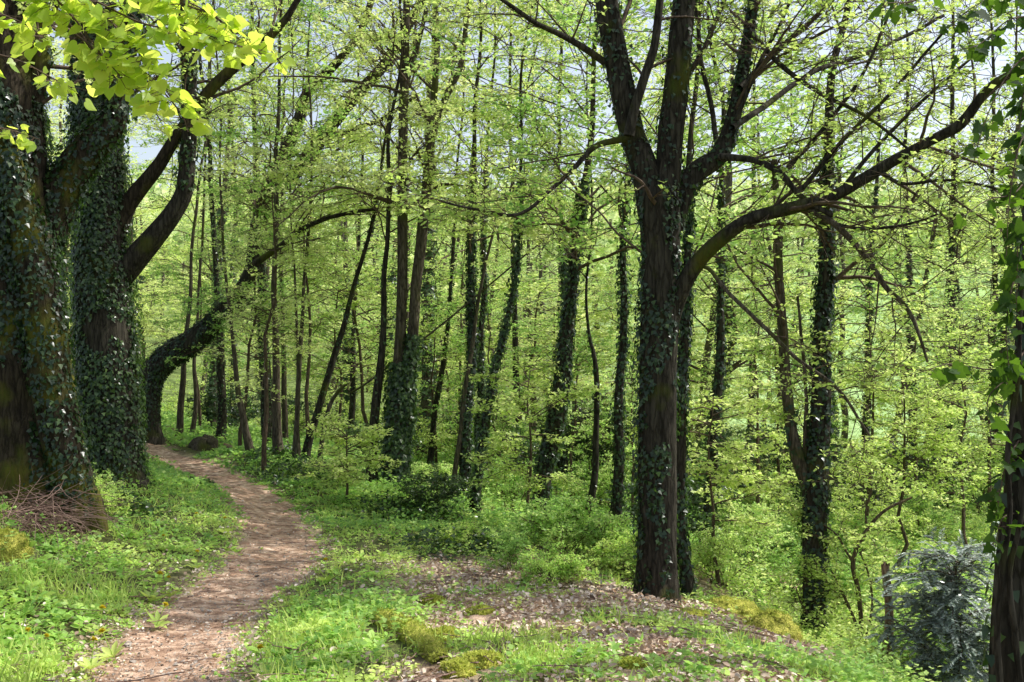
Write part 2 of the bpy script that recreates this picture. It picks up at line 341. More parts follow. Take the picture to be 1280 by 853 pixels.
def branches_from(P, Rr, nb, zlo, zhi, L, el=(5, 40), az=None, azs=180, n=9, jit=.16, droop=.07):
    """main branches starting on trunk polyline P between heights"""
    z = np.sort(rng.uniform(zlo, zhi, nb)); idx = np.argsort(P[:, 2])
    S = np.stack([np.interp(z, P[idx, 2], P[idx, k]) for k in range(3)], 1); r = np.interp(z, P[idx, 2], Rr[idx])
    a = rng.uniform(0, 2*np.pi, nb) if az is None else np.radians(az+rng.uniform(-azs, azs, nb))
    e = np.radians(rng.uniform(*el, nb))
    d = np.stack([np.cos(a)*np.cos(e), np.sin(a)*np.cos(e), np.sin(e)], 1)
    Ln = (L*rng.uniform(.55, 1.15, nb))[:, None]
    pts = [S]
    for k in range(n-1):
        pts.append(pts[-1]+d*Ln/(n-1)); d = nrm(d+rng.normal(size=d.shape)*jit+np.array([0, 0, -droop]))
    return np.stack(pts, 1), np.minimum(np.maximum(r*.38, .008), .022+.008*L)

def ivy_on(mb, P, Rr, dens, t0=0, t1=1, size=.05, thick=.05, tmpl=IVYS, mat=0, side=None, sides_only=0):
    """ivy leaves on a tube; dens leaves per m2"""
    seg = np.linalg.norm(np.diff(P, axis=0), axis=1); s = np.concatenate([[0], np.cumsum(seg)]); Ltot = s[-1]
    area = Ltot*(t1-t0)*2*np.pi*(Rr.mean()+thick*.5)
    K = int(area*dens)
    u = rng.uniform(t0, t1, K)*Ltot
    C = np.stack([np.interp(u, s, P[:, k]) for k in range(3)], 1); r = np.interp(u, s, Rr)
    i = np.clip(np.searchsorted(s, u)-1, 0, len(P)-2); T = nrm(P[i+1]-P[i])
    rv = rng.normal(size=(K, 3))
    if side is not None: rv = rv*.8+np.array(side)
    N = nrm(np.cross(np.cross(T, rv), T))
    # patchiness
    lump = fbm(np.stack([C[:, 0]+N[:, 0]*.5, C[:, 1]+N[:, 1]*.5, C[:, 2]*.8], 1)*2.2, 3)
    keep = lump > (-.35 if sides_only == 0 else sides_only)
    C, r, T, N, lump = C[keep], r[keep], T[keep], N[keep], lump[keep]; K = len(C)
    off = thick*(rng.random(K)**1.7)*(1+1.8*np.clip(lump, -.5, 1))+.006
    pos = C+N*(r+off)[:, None]
    down = np.array([0, 0, -1.])+rng.normal(size=(K, 3))*.45
    d = nrm(down-N*(down*N).sum(1, keepdims=True)+N*rng.uniform(0, .5, (K, 1)))
    leaves(mb, pos, d, nrm(N+np.array([0, 0, .35])+rng.normal(size=(K, 3))*.35), size*rng.uniform(.55, 1.25, K), tmpl, mat, rng.random(K)**1.6)

def bark_disp(amp, ribs=9, flare_z=None, flare=0):
    def f(th, P):
        Mn, N, _ = P.shape
        zz = P[:, :, 2][..., None]; t = th[None, None]
        c = np.stack([np.cos(t)*3.2+zz*.0, np.sin(t)*3.2+zz*.0, zz*1.3+0*t], -1)
        lump = fbm(c*.45, 3)
        c2 = np.stack([np.cos(t)*9+zz*0, np.sin(t)*9+zz*0, zz*2.6+0*t], -1)
        rid = 1-np.abs(fbm(c2, 3))*2.2
        out = 1+.10*lump+amp*rid
        if flare_z is not None:
            h = np.clip(1-(zz-flare_z)/.55, 0, 1)**2.2
            out = out+flare*h*(.55+.45*np.cos(t*4+1+lump*2))
        return out
    return f

TREES = []
def traced(name, label, pts, ivy=0, ivyt=(0, 1), bark='bark', limbs=(), crown=None, Y=None, sides=14, top=None, ivysize=.055, ivythick=.05,
           flare=.5, group=GT, cat='tree', ivylimb=0, patch=0, leafkind='spring', near=False, amp=.05, cut=False):
    """pts: (px,py,w) first is the base. Y from terrain hit unless given."""
    base = hit(pts[0][0], pts[0][1]) if Y is None else None
    Y0 = Y if Y is not None else base[1]
    P = np.array([W(a[0], a[1], a[3] if len(a) > 3 else Y0) for a in pts]); Rr = np.array([a[2]/2/F*(a[3] if len(a) > 3 else Y0) for a in pts])
    gz = h1(P[0, 0], P[0, 1])
    if P[0, 2] > gz+.02: 
        k = (P[1]-P[0])/max(P[1, 2]-P[0, 2], .05); P = np.vstack([P[0]+k*(gz-P[0, 2])*.6*np.array([1,1,0])+np.array([0,0,gz-P[0,2]]), P]); Rr = np.concatenate([[Rr[0]*1.1], Rr])
    b = np.array([P[0, 0], P[0, 1], gz])
    P = np.vstack([[P[0, 0], P[0, 1], gz-.25], P]); Rr = np.concatenate([[Rr[0]], Rr])
    if not cut:                                         # carry the trunk on above the frame
        dz = (top or (CAMZ+CY/F*Y0+.9))-P[-1, 2]
        if dz > .3:
            dr = nrm(P[-1]-P[-2]); dr = nrm(dr*np.array([.7, .7, 1])+np.array([0, 0, .3]))
            e = P[-1]+dr*dz/max(dr[2], .3); mid = (P[-1]+e)/2+rng.normal(size=3)*.12
            P = np.vstack([P, mid, e]); Rr = np.concatenate([Rr, [Rr[-1]*.78, Rr[-1]*.45]])
    t = thing(name, b, label, cat, group)
    Ltot = np.linalg.norm(np.diff(P, axis=0), axis=1).sum()
    n = int(Ltot/(.04 if near else .12))+6
    Pt, Rt = resample(P, Rr, n)
    # natural wobble for far trunks
    if not near: Pt[3:] += (fbm(Pt[3:]*np.array([.1, .1, 1.1])+b.sum(), 2)[:, None])*np.array([1, .5, 0])*min(.05, Rt[0]*.8)
    mb = MB(); tubes(mb, Pt, Rt, sides, 0, bark_disp(amp, 9, gz, flare))
    mb.build('trunk', M[bark], t, b)
    LP = []
    for lb in limbs:
        lp = lb['p']; yy = [a[3] if len(a) > 3 else lb.get('Y', Y0) for a in lp]
        A = np.array([W(a[0], a[1], y) for a, y in zip(lp, yy)]); ra = np.array([a[2]/2/F*y for a, y in zip(lp, yy)])
        La = np.linalg.norm(np.diff(A, axis=0), axis=1).sum()
        A, ra = resample(A, ra, int(La/(.04 if near else .1))+5)
        if len(A) > 12: A[3:] += np.stack([fbm(A[3:]*3.1+k*7, 2) for k in range(3)], 1)*.014*np.clip(np.linspace(0, 3, len(A)-3), 0, 1)[:, None]
        m2 = MB(); tubes(m2, A, ra, max(7, sides//2+2), 0, bark_disp(amp*.8))
        m2.build('limb', M[lb.get('bark', bark)], t, b)
        LP.append((A, ra, lb))
    if ivy:
        m3 = MB(); ivy_on(m3, Pt, Rt, ivy, ivyt[0], ivyt[1], ivysize, ivythick, sides_only=patch)
        for A, ra, lb in LP:
            if lb.get('ivy'): ivy_on(m3, A, ra, lb['ivy'], lb.get('it', (0, 1))[0], lb.get('it', (0, 1))[1], ivysize, ivythick*.8)
        m3.build('ivy', M['ivy'], t, b)
    c = dict(nb=16, lo=.3, L=2.2, sub=6, tw=5, leaf=.052, per=4, flat=.3, el=(15, 60), density=.8)
    if crown is not False:
        c.update(crown or {})
        mb = MB()
        zl = gz+c['lo']*(P[-1, 2]-gz) if 'zlo' not in c else c['zlo']
        if c['nb']:
            BR, r0 = branches_from(Pt, Rt, c['nb'], zl, P[-1, 2]-.1, c['L'], c['el'], c.get('az'), c.get('azs', 180))
            grow(mb, BR, r0, c['sub'], c['tw'], leaf=c['leaf'], per=c['per'], flat=c['flat'], density=c['density'])
        for A, ra, lb in LP:
            k = lb.get('twigs', 0)
            if k:
                BR, ts = kids(A[None], k, lb.get('tt', (.15, 1))[0], lb.get('tt', (.15, 1))[1], lb.get('tl', 1.2), 7, (30, 75), lb.get('up', .1), lb.get('flat', .6), .11, .3, lb.get('droop', .02))
                rr = np.interp(ts*(len(ra)-1), np.arange(len(ra)), ra)
                grow(mb, BR, np.clip(rr*.4, .004, .022), lb.get('sub', 5), lb.get('tw', 4), leaf=c['leaf'], per=lb.get('per', c['per']), flat=lb.get('fl', .4),
                     density=lb.get('density', c['density']), nodes_=1 if lb.get('sparse') else 2)
        if mb.n: mb.build('crown', [M['twig'], M[leafkind]], t, b)
    TREES.append((b, Rt[2]))
    return t
#@@SCENE@@
# ================================================================== GROUND
def axis(lo, hi, n, s, c=0.0):
    a = np.arcsinh((lo-c)/s); b = np.arcsinh((hi-c)/s); return c+s*np.sinh(np.linspace(a, b, n))
gx = axis(-320, 320, 620, 2.2, -.5); gy = axis(-14, 420, 700, 5.0, 5.5)
GX, GY = np.meshgrid(gx, gy)
gz = H(GX, GY)
xy = np.stack([GX.ravel(), GY.ravel()], 1)
near = (np.abs(xy[:, 0]) < 18) & (xy[:, 1] < 28)
pd = np.full(len(xy), 9.0); pd[near] = path_dist(xy[near])
hw = .40
dip = .05*np.clip(1-pd/(hw+.12), 0, 1)**.5
z = gz.ravel()-dip
micro = fbm(np.stack([xy[:, 0]*9, xy[:, 1]*9, xy[:, 0]*0], 1), 3)
z += .018*micro*np.clip((pd-.35)*2, 0, 1)
def litter_mask(x, y):
    """1 where brown leaf litter shows on the ground (mound on the right), 0 in the green"""
    P = np.stack([x, y, x*0], -1)
    px = CX+x/y*F
    m = np.clip((px-(455+90*fbm(P*1.3, 2)))/110, 0, 1)*np.clip((9.8-y)/1.2, 0, 1)*np.clip((1150-px)/120, 0, 1)*1.25
    m2 = np.clip(fbm(P*.55+5, 3)*3.2-.35, 0, 1)*.75*np.clip((y-7.5)/2, 0, 1)*np.clip((x+1.5)/1.5, 0, 1)
    return np.clip(np.maximum(m, m2)*(.54+1.9*fbm(P*1.7+9, 3)), 0, 1)
lm = litter_mask(xy[:, 0], np.maximum(xy[:, 1], 1))
brown = np.array([.50, .37, .275]); shade_soil = np.array([.055, .045, .028]); green = np.array([.15, .21, .05]); meadow = np.array([.30, .46, .18])
wood = np.array([.16, .22, .07])
far = np.clip((xy[:, 1]-24)/14, 0, 1)[:, None]
c = (green*.35+shade_soil*.75)[None]*(1-lm[:, None])+brown[None]*lm[:, None]  # soil darkened to paint shaded gaps between the herbs
pm = np.clip(1.4-(pd/hw), 0, 1)[:, None]; c = c*(1-pm)+brown*1.1*pm
mead = np.clip((xy[:, 1]-52)/6, 0, 1)*np.clip((150-xy[:, 1])/20, 0, 1)*np.clip((xy[:, 0]-2-xy[:, 1]*.02)/8, 0, 1)
c = c*(1-far)+wood*far; c = c*(1-mead[:, None])+meadow*mead[:, None]
mb = MB(); ny, nx = GX.shape
ii, jj = np.meshgrid(np.arange(ny-1), np.arange(nx-1), indexing='ij'); k = ii*nx+jj
mb.add(np.stack([xy[:, 0], xy[:, 1], z], 1), quads=np.stack([k, k+1, k+nx+1, k+nx], -1).reshape(-1, 4))
g = mb.build('ground', M['ground']); tag(g, kind='structure')
ca = g.data.attributes.new('gcol', 'FLOAT_COLOR', 'POINT'); ca.data.foreach_set('color', np.hstack([c, np.ones((len(c), 1))]).astype(np.float32).ravel())

# path: a sheet of trodden earth just above the ground
NP = 520; pc = np.stack([np.interp(np.linspace(0, len(PATH)-1, NP), np.arange(len(PATH)), PATH[:, k]) for k in (0, 1)], 1)
tn = nrm(np.gradient(pc, axis=0)); nn = np.stack([-tn[:, 1], tn[:, 0]], 1)
NA = 23; a = np.linspace(-1, 1, NA)
wl = hw*(1+.38*fbm(np.stack([np.arange(NP)*.11, np.zeros(NP), np.zeros(NP)], 1), 3)); wr = hw*(1+.38*fbm(np.stack([np.arange(NP)*.11, np.ones(NP)*9, np.zeros(NP)], 1), 3))
ww = np.where(a[None] < 0, wl[:, None], wr[:, None])
V = pc[:, None]+nn[:, None]*(a[None]*ww)[..., None]
vz = H(V[..., 0], V[..., 1])
vz = vz-.05*np.clip(1-np.abs(a)[None]*ww/(hw+.12), 0, 1)**.5+.014+.008*fbm(np.stack([V[..., 0]*14, V[..., 1]*14, V[..., 0]*0], -1), 3)-.03*np.abs(a[None])**6
mb = MB(); ii, jj = np.meshgrid(np.arange(NP-1), np.arange(NA-1), indexing='ij'); k = ii*NA+jj
mb.add(np.concatenate([V, vz[..., None]], -1).reshape(-1, 3), quads=np.stack([k, k+1, k+NA+1, k+NA], -1).reshape(-1, 4))
tag(mb.build('path', M['path']), kind='structure')

# ================================================================== GROUND COVER (stuff)
def scatter(K, y0, y1, p=1.0, wedge=.60, left=None):
    """points in the view wedge, density falling with distance"""
    u = rng.random(K)
    if p == 1.0: Y = y0*(y1/y0)**u
    else: Y = (y0**(1-p)+u*(y1**(1-p)-y0**(1-p)))**(1/(1-p))
    X = rng.uniform(-1, 1, K)*wedge*Y
    return X, Y
def place(X, Y): return np.stack([X, Y, H(X, Y)-.05*np.clip(1-path_dist(np.stack([X, Y], 1))/(hw+.12), 0, 1)**.5], 1)

pxf = lambda X, Y: CX+X/Y*F
STONES = [(hit(a, b_), c_) for a, b_, c_ in [(965,806,56),(908,772,46),(938,780,26),(790,834,26),(556,800,26),(572,848,30),(604,832,34),(600,768,28),(540,755,22),(858,768,30),(480,784,30),(510,804,30),(540,822,30),(6,695,46),(255,563,30)]]
def bare(X, Y):
    out = np.ones(len(X))
    for s_, w_ in STONES:
        r_ = w_/2/F*s_[1]*1.25; out *= np.clip((np.hypot(X-s_[0], (Y-s_[1]+r_*2.2)*.4)-r_)/.05, .02, 1)
    return out
# dry leaves and bits of litter
mb = MB()
X, Y = scatter(150000, 4.2, 22, 1.3)
lmv = litter_mask(X, Y); pdv = path_dist(np.stack([X, Y], 1))
keep = rng.random(len(X)) < bare(X, Y)*np.maximum(np.where(pdv < hw*1.25, .34*np.clip(pdv/hw+.25, 0, 1), 0), np.where(pdv > hw, lmv*.95+.06, 0))
X, Y = X[keep], Y[keep]; P = place(X, Y); P[:, 2] += rng.uniform(.012, .045, len(P)); K = len(P)
pdv = pdv[keep]
sz = rng.uniform(.018, .046, K)*np.where(pdv < hw, .6, 1)
leaves(mb, P, rdir(K, .35), nrm(np.array([0, 0, 1.])+rng.normal(size=(K, 3))*.75), sz, OVAL, 0, rng.random(K))
tag(mb.build('leaf_litter', M['dry']), 'brown dry leaf litter spread over the forest floor', 'leaf litter', kind='stuff')
# gravel on the path
mb = MB()
X, Y = scatter(16000, 4.2, 14, 1.4, .5); pdv = path_dist(np.stack([X, Y], 1)); keep = pdv < hw*1.05; P = place(X[keep], Y[keep]); K = len(P)
s = rng.uniform(.004, .013, K)*(1+(rng.random(K) > .97)*1.2); P[:, 2] += .016+s*.2
oct_ = (np.array([[1,0,0],[0,1,0],[-1,0,0],[0,-1,0],[0,0,.6],[0,0,-.6]]), None, np.array([[0,1,4],[1,2,4],[2,3,4],[3,0,4]]))
leaves(mb, P, rdir(K, .2), nrm(np.array([0, 0, 1.])+rng.normal(size=(K, 3))*.3), s, oct_, 0)
tag(mb.build('gravel', M['stone']), 'pale grit and small stones on the trodden path', 'gravel', kind='stuff')

# herbs: little rosettes of leaves on short stems
def herbs(name, label, K, y0, y1, p, hmin, hmax, size, per, mat, tmpl, maskf, wedge=.62, tilt=.5, cat='plants'):
    X, Y = scatter(K, y0, y1, p, wedge)
    pdv = path_dist(np.stack([X, Y], 1)); pr = maskf(X, Y, pdv)*bare(X, Y); k = rng.random(K) < pr
    P = place(X[k], Y[k]); K = len(P)
    hgt = rng.uniform(hmin, hmax, K)*np.clip(.75+1.3*fbm(P*2.1, 2), .3, 1.7)
    hgt *= np.clip((pdv[k]-hw*.8)/.35, .25, 1)*np.clip((pdv[k]-.3)/1.6+.2*(P[:, 1] < 10), .3, 1)*(1-.62*np.clip((pxf(P[:, 0], P[:, 1])-470)/120, 0, 1)*np.clip((10-P[:, 1])/1, 0, 1)*np.clip((1090-pxf(P[:, 0], P[:, 1]))/60, 0, 1))
    mb = MB(); n = K*per
    ht = np.repeat(hgt, per)*rng.uniform(.25, 1, n)
    az = rng.uniform(0, 2*np.pi, n); el = rng.uniform(-.1, .6, n)
    d = np.stack([np.cos(az)*np.cos(el), np.sin(az)*np.cos(el), np.sin(el)], 1)
    lean = np.repeat(rng.normal(size=(K, 2))*.25, per, 0)
    Q = np.repeat(P, per, 0)+np.hstack([lean*ht[:, None], ht[:, None]])+d*.012
    sc_ = size*rng.uniform(.55, 1.25, n)*np.repeat(np.clip(P[:, 1]/9, 1, 2.6), per)
    ct = np.repeat(np.clip(.5+.9*fbm(P*1.7+3, 3)+rng.normal(size=K)*.2, 0, 1), per)
    leaves(mb, Q, d, nrm(np.array([0, 0, 1.])+rng.normal(size=(n, 3))*tilt), sc_, tmpl, 0, np.clip(ct*.7+rng.random(n)*.3, 0, 1))
    return tag(mb.build(name, M[mat]), label, cat, kind='stuff')
off = lambda pdv: np.clip((pdv-hw*.80+.09*rng.normal(size=len(pdv)))/.12, 0, 1)
herbs('ground_herbs', 'bright green low herbs lining both sides of the path', 56000, 4.2, 15, 1.35, .03, .13, .030, 5, 'herb', OVAL,
      lambda X, Y, pd_: off(pd_)*(1-.88*litter_mask(X, Y))*np.clip(.75+1.5*fbm(np.stack([X*3, Y*3, X*0], 1), 2), .12, 1))
herbs('broad_leaved_herbs', 'broader leaved bright plants in patches near the bottom of the path', 5200, 4.2, 11, 1.5, .06, .20, .062, 6, 'herb', OVAL,
      lambda X, Y, pd_: off(pd_-.08)*np.clip(np.where((pxf(X, Y) < 520), 1, .03)*(.1+2.6*fbm(np.stack([X*1.6, Y*1.6, X*0+7], 1), 2)), 0, 1))
herbs('mixed_small_herbs', 'taller slim leaved plants scattered through the herbs', 9000, 4.5, 16, 1.3, .10, .26, .040, 9, 'green', KITE,
      lambda X, Y, pd_: off(pd_-.1)*np.clip(2.2*fbm(np.stack([X*1.2, Y*1.2, X*0+17], 1), 3)-.1, 0, 1)*(1-.8*litter_mask(X, Y)))
herbs('forest_floor_herbs', 'green undergrowth covering the floor between the trees', 62000, 11, 48, 1.25, .06, .28, .036, 5, 'green', KITE,
      lambda X, Y, pd_: off(pd_)*(1-.72*litter_mask(X, Y))*np.clip((Y-10)/4, 0, 1))
herbs('slope_herbs', 'taller light green herbs filling the slope below the mound', 16000, 8, 24, 1.2, .12, .42, .038, 8, 'spring', KITE,
      lambda X, Y, pd_: np.clip((pxf(X, Y)-860)/150, 0, 1)*(1-.9*litter_mask(X, Y)))
# grass
def grass():
    X, Y = scatter(70000, 4.2, 20, 1.3, .6); pdv = path_dist(np.stack([X, Y], 1))
    cl = fbm(np.stack([X*1.1, Y*1.1, X*0+2], 1), 3)
    k = rng.random(len(X)) < bare(X, Y)*off(pdv)*(1-.93*litter_mask(X, Y))*np.clip(.35+cl*1.5, .05, 1)
    P = place(X[k], Y[k]); K = len(P)
    az = rng.uniform(0, 2*np.pi, K); e = rng.uniform(.7, 1.45, K); d = np.stack([np.cos(az)*np.cos(e), np.sin(az)*np.cos(e), np.sin(e)], 1)
    mb = MB(); leaves(mb, P, d, nrm(rng.normal(size=(K, 3))+np.array([0, 0, .3])), rng.uniform(.05, .15, K)*np.clip((pdv[k]-hw*.7)/.3, .4, 1)*(1-.55*litter_mask(X[k], Y[k])), BLADE, 0, width=1.7)
    tag(mb.build('grass', M['grass']), 'fine green grass among the herbs by the path', 'grass', kind='stuff')
grass()
# creeping ivy on the verge
mb = MB()
for px, py, rx, ry, n in [(375,592,60,14,1500),(440,596,40,12,1100),(530,650,60,20,1900),(600,690,50,16,900),(350,575,45,8,900),(560,690,60,14,700),(300,605,40,12,700),(150,640,40,22,900),(480,640,40,14,600)]:
    c0 = hit(px, py); rxm = rx/F*c0[1]; rym = rxm*1.5
    q = rng.normal(size=(n, 2))*np.array([rxm, rym])*.6
    X = c0[0]+q[:, 0]; Y = c0[1]+q[:, 1]; k = path_dist(np.stack([X, Y], 1)) > hw; X, Y = X[k], Y[k]; K = len(X)
    P = place(X, Y); P[:, 2] += rng.uniform(.03, .22, K)*np.exp(-(q[k]**2).sum(1)/rxm**2)+.02
    leaves(mb, P, rdir(K, .3), nrm(np.array([0, 0, 1.])+rng.normal(size=(K, 3))*.5), rng.uniform(.03, .06, K), IVYS, 0, rng.random(K)**1.4)
tag(mb.build('creeping_ivy', M['ivy']), 'dark glossy ivy creeping over the verge between path and trees', 'ivy', kind='stuff')

# ================================================================== TRACED TREES
CR = lambda **k: k
# --- the two huge ivy trees on the left
traced('ivy_tree', 'huge gnarled ivy covered tree at the left edge, moss on its base', [(38,655,150),(34,600,138),(28,520,120),(22,430,112),(18,330,104),(10,230,92),(2,120,84),(-8,0,76)], Y=9.3,
       patch=-.17, ivy=3000, bark='barkmoss', sides=44, near=True, ivythick=.06, ivysize=.040, flare=.25, amp=.10, ivylimb=1,
       limbs=[dict(p=[(92,648,38),(86,600,42),(74,540,46),(62,470,48),(54,400,46),(42,330,40),(24,260,34),(10,190,26)], ivy=1300, bark='barkmoss', Y=9.0),
              dict(p=[(45,330,52),(62,270,50),(88,220,44),(112,185,40),(140,150,32),(150,90,26),(165,20,22),(170,-40,20)], ivy=1500, Y=9.4),
              dict(p=[(24,200,30),(40,130,26),(52,80,20),(50,10,18),(60,-40,16)], ivy=500, twigs=4, tl=.9)],
       crown=CR(nb=9, zlo=3.2, L=1.5, leaf=.05, density=.7))
traced('ivy_tree', 'broad ivy clad tree with a curved limb rising to the right of its trunk', [(139,598,76),(137,540,72),(134,470,70),(130,390,66),(126,320,62),(122,220,58),(118,110,50),(112,0,44)], Y=12,
       patch=-.3, ivy=2500, bark='bark', sides=32, near=True, ivythick=.06, ivysize=.042, flare=.12,
       limbs=[dict(p=[(140,352,38),(165,328,31),(190,300,27),(215,268,23),(230,235,21),(235,180,19),(237,110,18),(234,40,22),(232,-40,20)], ivy=420, it=(.35, 1), twigs=5, tl=1.3, tt=(.5, 1), flat=.3),
              dict(p=[(140,305,26),(156,262,24),(172,240,20),(200,205,16),(222,168,14),(258,118,14),(292,84,13),(325,58,11),(360,20,8),(395,-40,6)], bark='barkmoss', twigs=7, tl=1.4, tt=(.3, 1), flat=.3)],
       crown=CR(nb=12, zlo=3.0, L=1.8, density=.75))
# --- the arched leaning maple
traced('leaning_tree', 'dark ivy covered tree arching over the path bend then forking upward', [(180,548,38),(183,500,32),(190,468,31),(212,445,31),(242,425,29),(270,400,25),(297,368,18),(315,335,17),(321,285,16),(343,245,15),(366,222,14),(393,185,17),(432,135,15),(485,75,13),(522,10,11),(545,-40,9)],
       ivy=1500, ivyt=(0, .30), ivythick=.03, ivysize=.045, bark='bark', sides=18, near=True, flare=.4, amp=.06,
       limbs=[dict(p=[(322,285,20),(335,245,18),(348,210,17),(372,155,15),(386,115,13),(420,80,11),(450,40,9),(470,-20,7)], twigs=13, tl=2.0, tt=(.2, 1), flat=.3, density=1),
              dict(p=[(318,330,9),(345,312,7),(380,285,6),(420,270,5),(470,262,4)], Y=16, twigs=12, density=1, tl=1.6, flat=.2),
              dict(p=[(393,185,8),(430,165,6),(475,150,5),(520,120,4)], twigs=6, tl=1.5, flat=.25),
              dict(p=[(274,400,22),(292,385,16),(310,378,10),(330,380,6)], ivy=900, twigs=3, tl=.8)],
       crown=CR(nb=24, zlo=3.0, L=2.2, density=1, per=5, flat=.22))
# --- slim stems left of centre
S = [
 ('slender_tree','thin young tree standing just right of the arching tree',[(222,548,9),(226,500,9),(231,450,8),(236,380,7),(240,300,6)],0),
 ('slender_tree','very thin stem second to the right of the arching tree',[(240,548,7),(245,500,6),(243,440,6),(250,350,5)],0),
 ('ivy_tree','short dark ivied trunk rising behind the cut stump by the path bend',[(277,556,13),(278,500,12),(275,440,12),(272,380,10),(268,300,9),(262,180,8)],500),
 ('twin_stemmed_tree','pair of thin sunlit stems joined at the foot beside the path verge',[(314,566,11),(308,535,10),(297,485,8),(290,430,7),(284,370,6),(276,280,5)],0),
 ('ivy_tree','straight ivy speckled trunk left of the twin bare poles',[(336,560,17),(334,520,16),(331,470,16),(328,410,15),(325,330,13),(322,230,11),(318,120,9)],700),
 ('bare_tree','straight bare brown trunk beside the ivy speckled one on the verge',[(350,572,14),(347,520,12),(344,460,11),(342,400,10),(342,320,9),(345,200,8),(350,80,6)],0),
 ('slender_tree','thin straight trunk close behind the bare brown trunk on the verge',[(358,562,8),(355,500,8),(353,440,7),(352,380,7),(352,250,6),(356,120,5)],0),
 ('slender_tree','pale crooked thin stem in front of the verge clump',[(368,578,5),(371,520,5),(372,460,5),(370,410,5),(368,340,4),(362,250,3)],0),
 ('slender_tree','thin dark stem at the left foot of the leaning pole',[(374,580,8),(372,520,7),(374,440,7),(378,380,6),(385,280,6),(390,180,5)],0),
 ('leaning_tree','dark pole leaning strongly right out of the verge clump',[(382,580,12),(391,540,10),(402,500,10),(415,450,10),(430,400,9),(444,350,8),(462,280,7),(480,190,6)],250),
 ('leaning_tree','thin stem bending right from the clump below the leaning pole',[(398,588,8),(404,540,6),(415,500,6),(436,478,5),(470,470,4)],0),
 ('slender_tree','slim trunk just left of the ivy footed pair, forking low',[(436,572,11),(441,520,9),(441,450,8),(443,380,7),(448,300,6),(452,180,5)],120),
 ('bare_tree','dark brown trunk directly left of the ivy footed twin trunks',[(466,606,15),(467,550,13),(471,490,13),(476,430,11),(480,360,10),(484,280,8),(488,160,7)],150),
 ('leaning_tree','thin stem leaning right behind the ivy footed pair',[(531,558,8),(540,500,7),(548,450,7),(558,390,6),(572,300,6),(590,200,5)],0),
 ('slender_tree','thin ivied stem leaning right, right of the ivy footed pair',[(537,590,9),(543,530,8),(553,470,8),(560,400,7),(566,320,6),(570,220,5)],350),
 ('slender_tree','lit pale thin stem curving up in front of the dense ivy columns',[(565,625,8),(569,585,7),(577,540,7),(583,480,7),(590,420,7),(600,360,6),(618,290,5),(640,230,4)],0),
 ('ivy_tree','dense dark ivy column with narrow straight trunk, centre of the wood',[(578,628,16),(582,580,15),(584,520,14),(586,450,14),(588,380,13),(590,310,11),(593,220,9),(597,100,7)],2200),
 ('ivy_tree','ivy wrapped stem leaning right from the foot of the dense ivy column',[(593,648,14),(599,590,12),(606,530,12),(619,460,11),(632,410,10),(640,370,9),(650,300,7)],2000),
 ('ivy_tree','narrow ivy column standing just right of the dense dark one',[(602,615,11),(600,560,11),(599,500,11),(602,430,10),(604,360,9),(606,280,8),(612,160,6)],1500),
 ('bare_tree','dark plain trunk behind, between the ivy stem and the leaning ivy tree',[(649,598,12),(648,540,11),(646,480,10),(644,420,10),(641,330,8),(640,230,7)],100),
 ('slender_tree','pale lit narrow trunk just left of the leaning ivy tree',[(668,560,9),(666,500,9),(663,430,8),(662,380,7),(661,300,6),(665,200,5)],0),
 ('ivy_tree','leaning ivy sleeved tree with bare brown upper trunk left of the big tree',[(672,668,22),(678,610,22),(687,560,24),(698,500,26),(704,450,25),(708,400,22),(716,345,19),(724,290,17),(734,220,14),(742,130,11)],1500),
 ('ivy_tree','ivy trunk standing straight behind the leaning ivy sleeved tree',[(704,603,15),(703,550,14),(702,500,14),(703,440,13),(705,370,11),(700,280,9),(698,170,8)],1200),
 ('forked_tree','thin Y forked tree between the leaning ivy tree and the big trunk',[(731,672,12),(738,640,11),(745,590,10),(748,530,9),(748,480,9),(744,445,8),(737,415,6),(733,350,5),(740,250,4)],150),
 ('ivy_tree','ivy wrapped trunk nearest to the left of the big central tree',[(768,684,19),(771,630,16),(773,570,14),(772,500,14),(776,430,13),(780,350,12),(782,260,10),(785,150,8)],1300),
 ('ivy_tree','trunk half hidden directly behind the right side of the big tree',[(858,748,20),(852,700,17),(848,640,16),(851,560,19),(852,470,18),(854,390,16),(858,300,13),(862,200,11)],1700),
 ('ivy_tree','dark ivied tree leaning slightly, first to the right of the big tree',[(880,702,17),(886,660,16),(891,610,15),(895,550,15),(899,480,15),(902,420,14),(904,350,12),(900,250,10),(904,130,8)],1000),
 ('slender_tree','thin stem just left of the V forked trunk',[(990,600,8),(983,560,7),(976,510,6),(972,470,6),(970,430,5),(974,350,5)],0),
 ('ivy_tree','narrow ivied trunk to the right of the V forked tree',[(1085,652,12),(1084,600,11),(1083,540,11),(1085,470,11),(1087,400,10),(1090,320,9),(1096,220,7)],1300),
 ('ivy_tree','ivy pole between the narrow ivied trunk and the straight dark trunk',[(1141,610,11),(1141,560,10),(1140,500,10),(1138,440,10),(1137,380,9),(1136,300,8),(1130,200,7)],1500),
 ('bare_tree','straight dark trunk on the right with long bare length',[(1184,642,16),(1184,590,14),(1186,530,13),(1187,470,12),(1189,400,12),(1190,320,11),(1192,220,9),(1190,110,8)],450),
 ('leaning_tree','olive lit trunk leaning right behind the straight dark trunk',[(1150,608,12),(1160,560,12),(1172,510,12),(1190,470,11),(1210,430,11),(1230,400,10),(1262,360,9)],0),
 ('bare_tree','distant straight trunk close to the right edge tree',[(1236,602,13),(1236,550,12),(1238,490,11),(1241,430,10),(1244,350,9),(1240,250,8)],200),
 ('ivy_tree','short looking dark ivied trunk deep in the wood left of the V forked tree',[(938,585,11),(938,540,10),(940,480,10),(942,400,9),(944,300,8)],900),
]
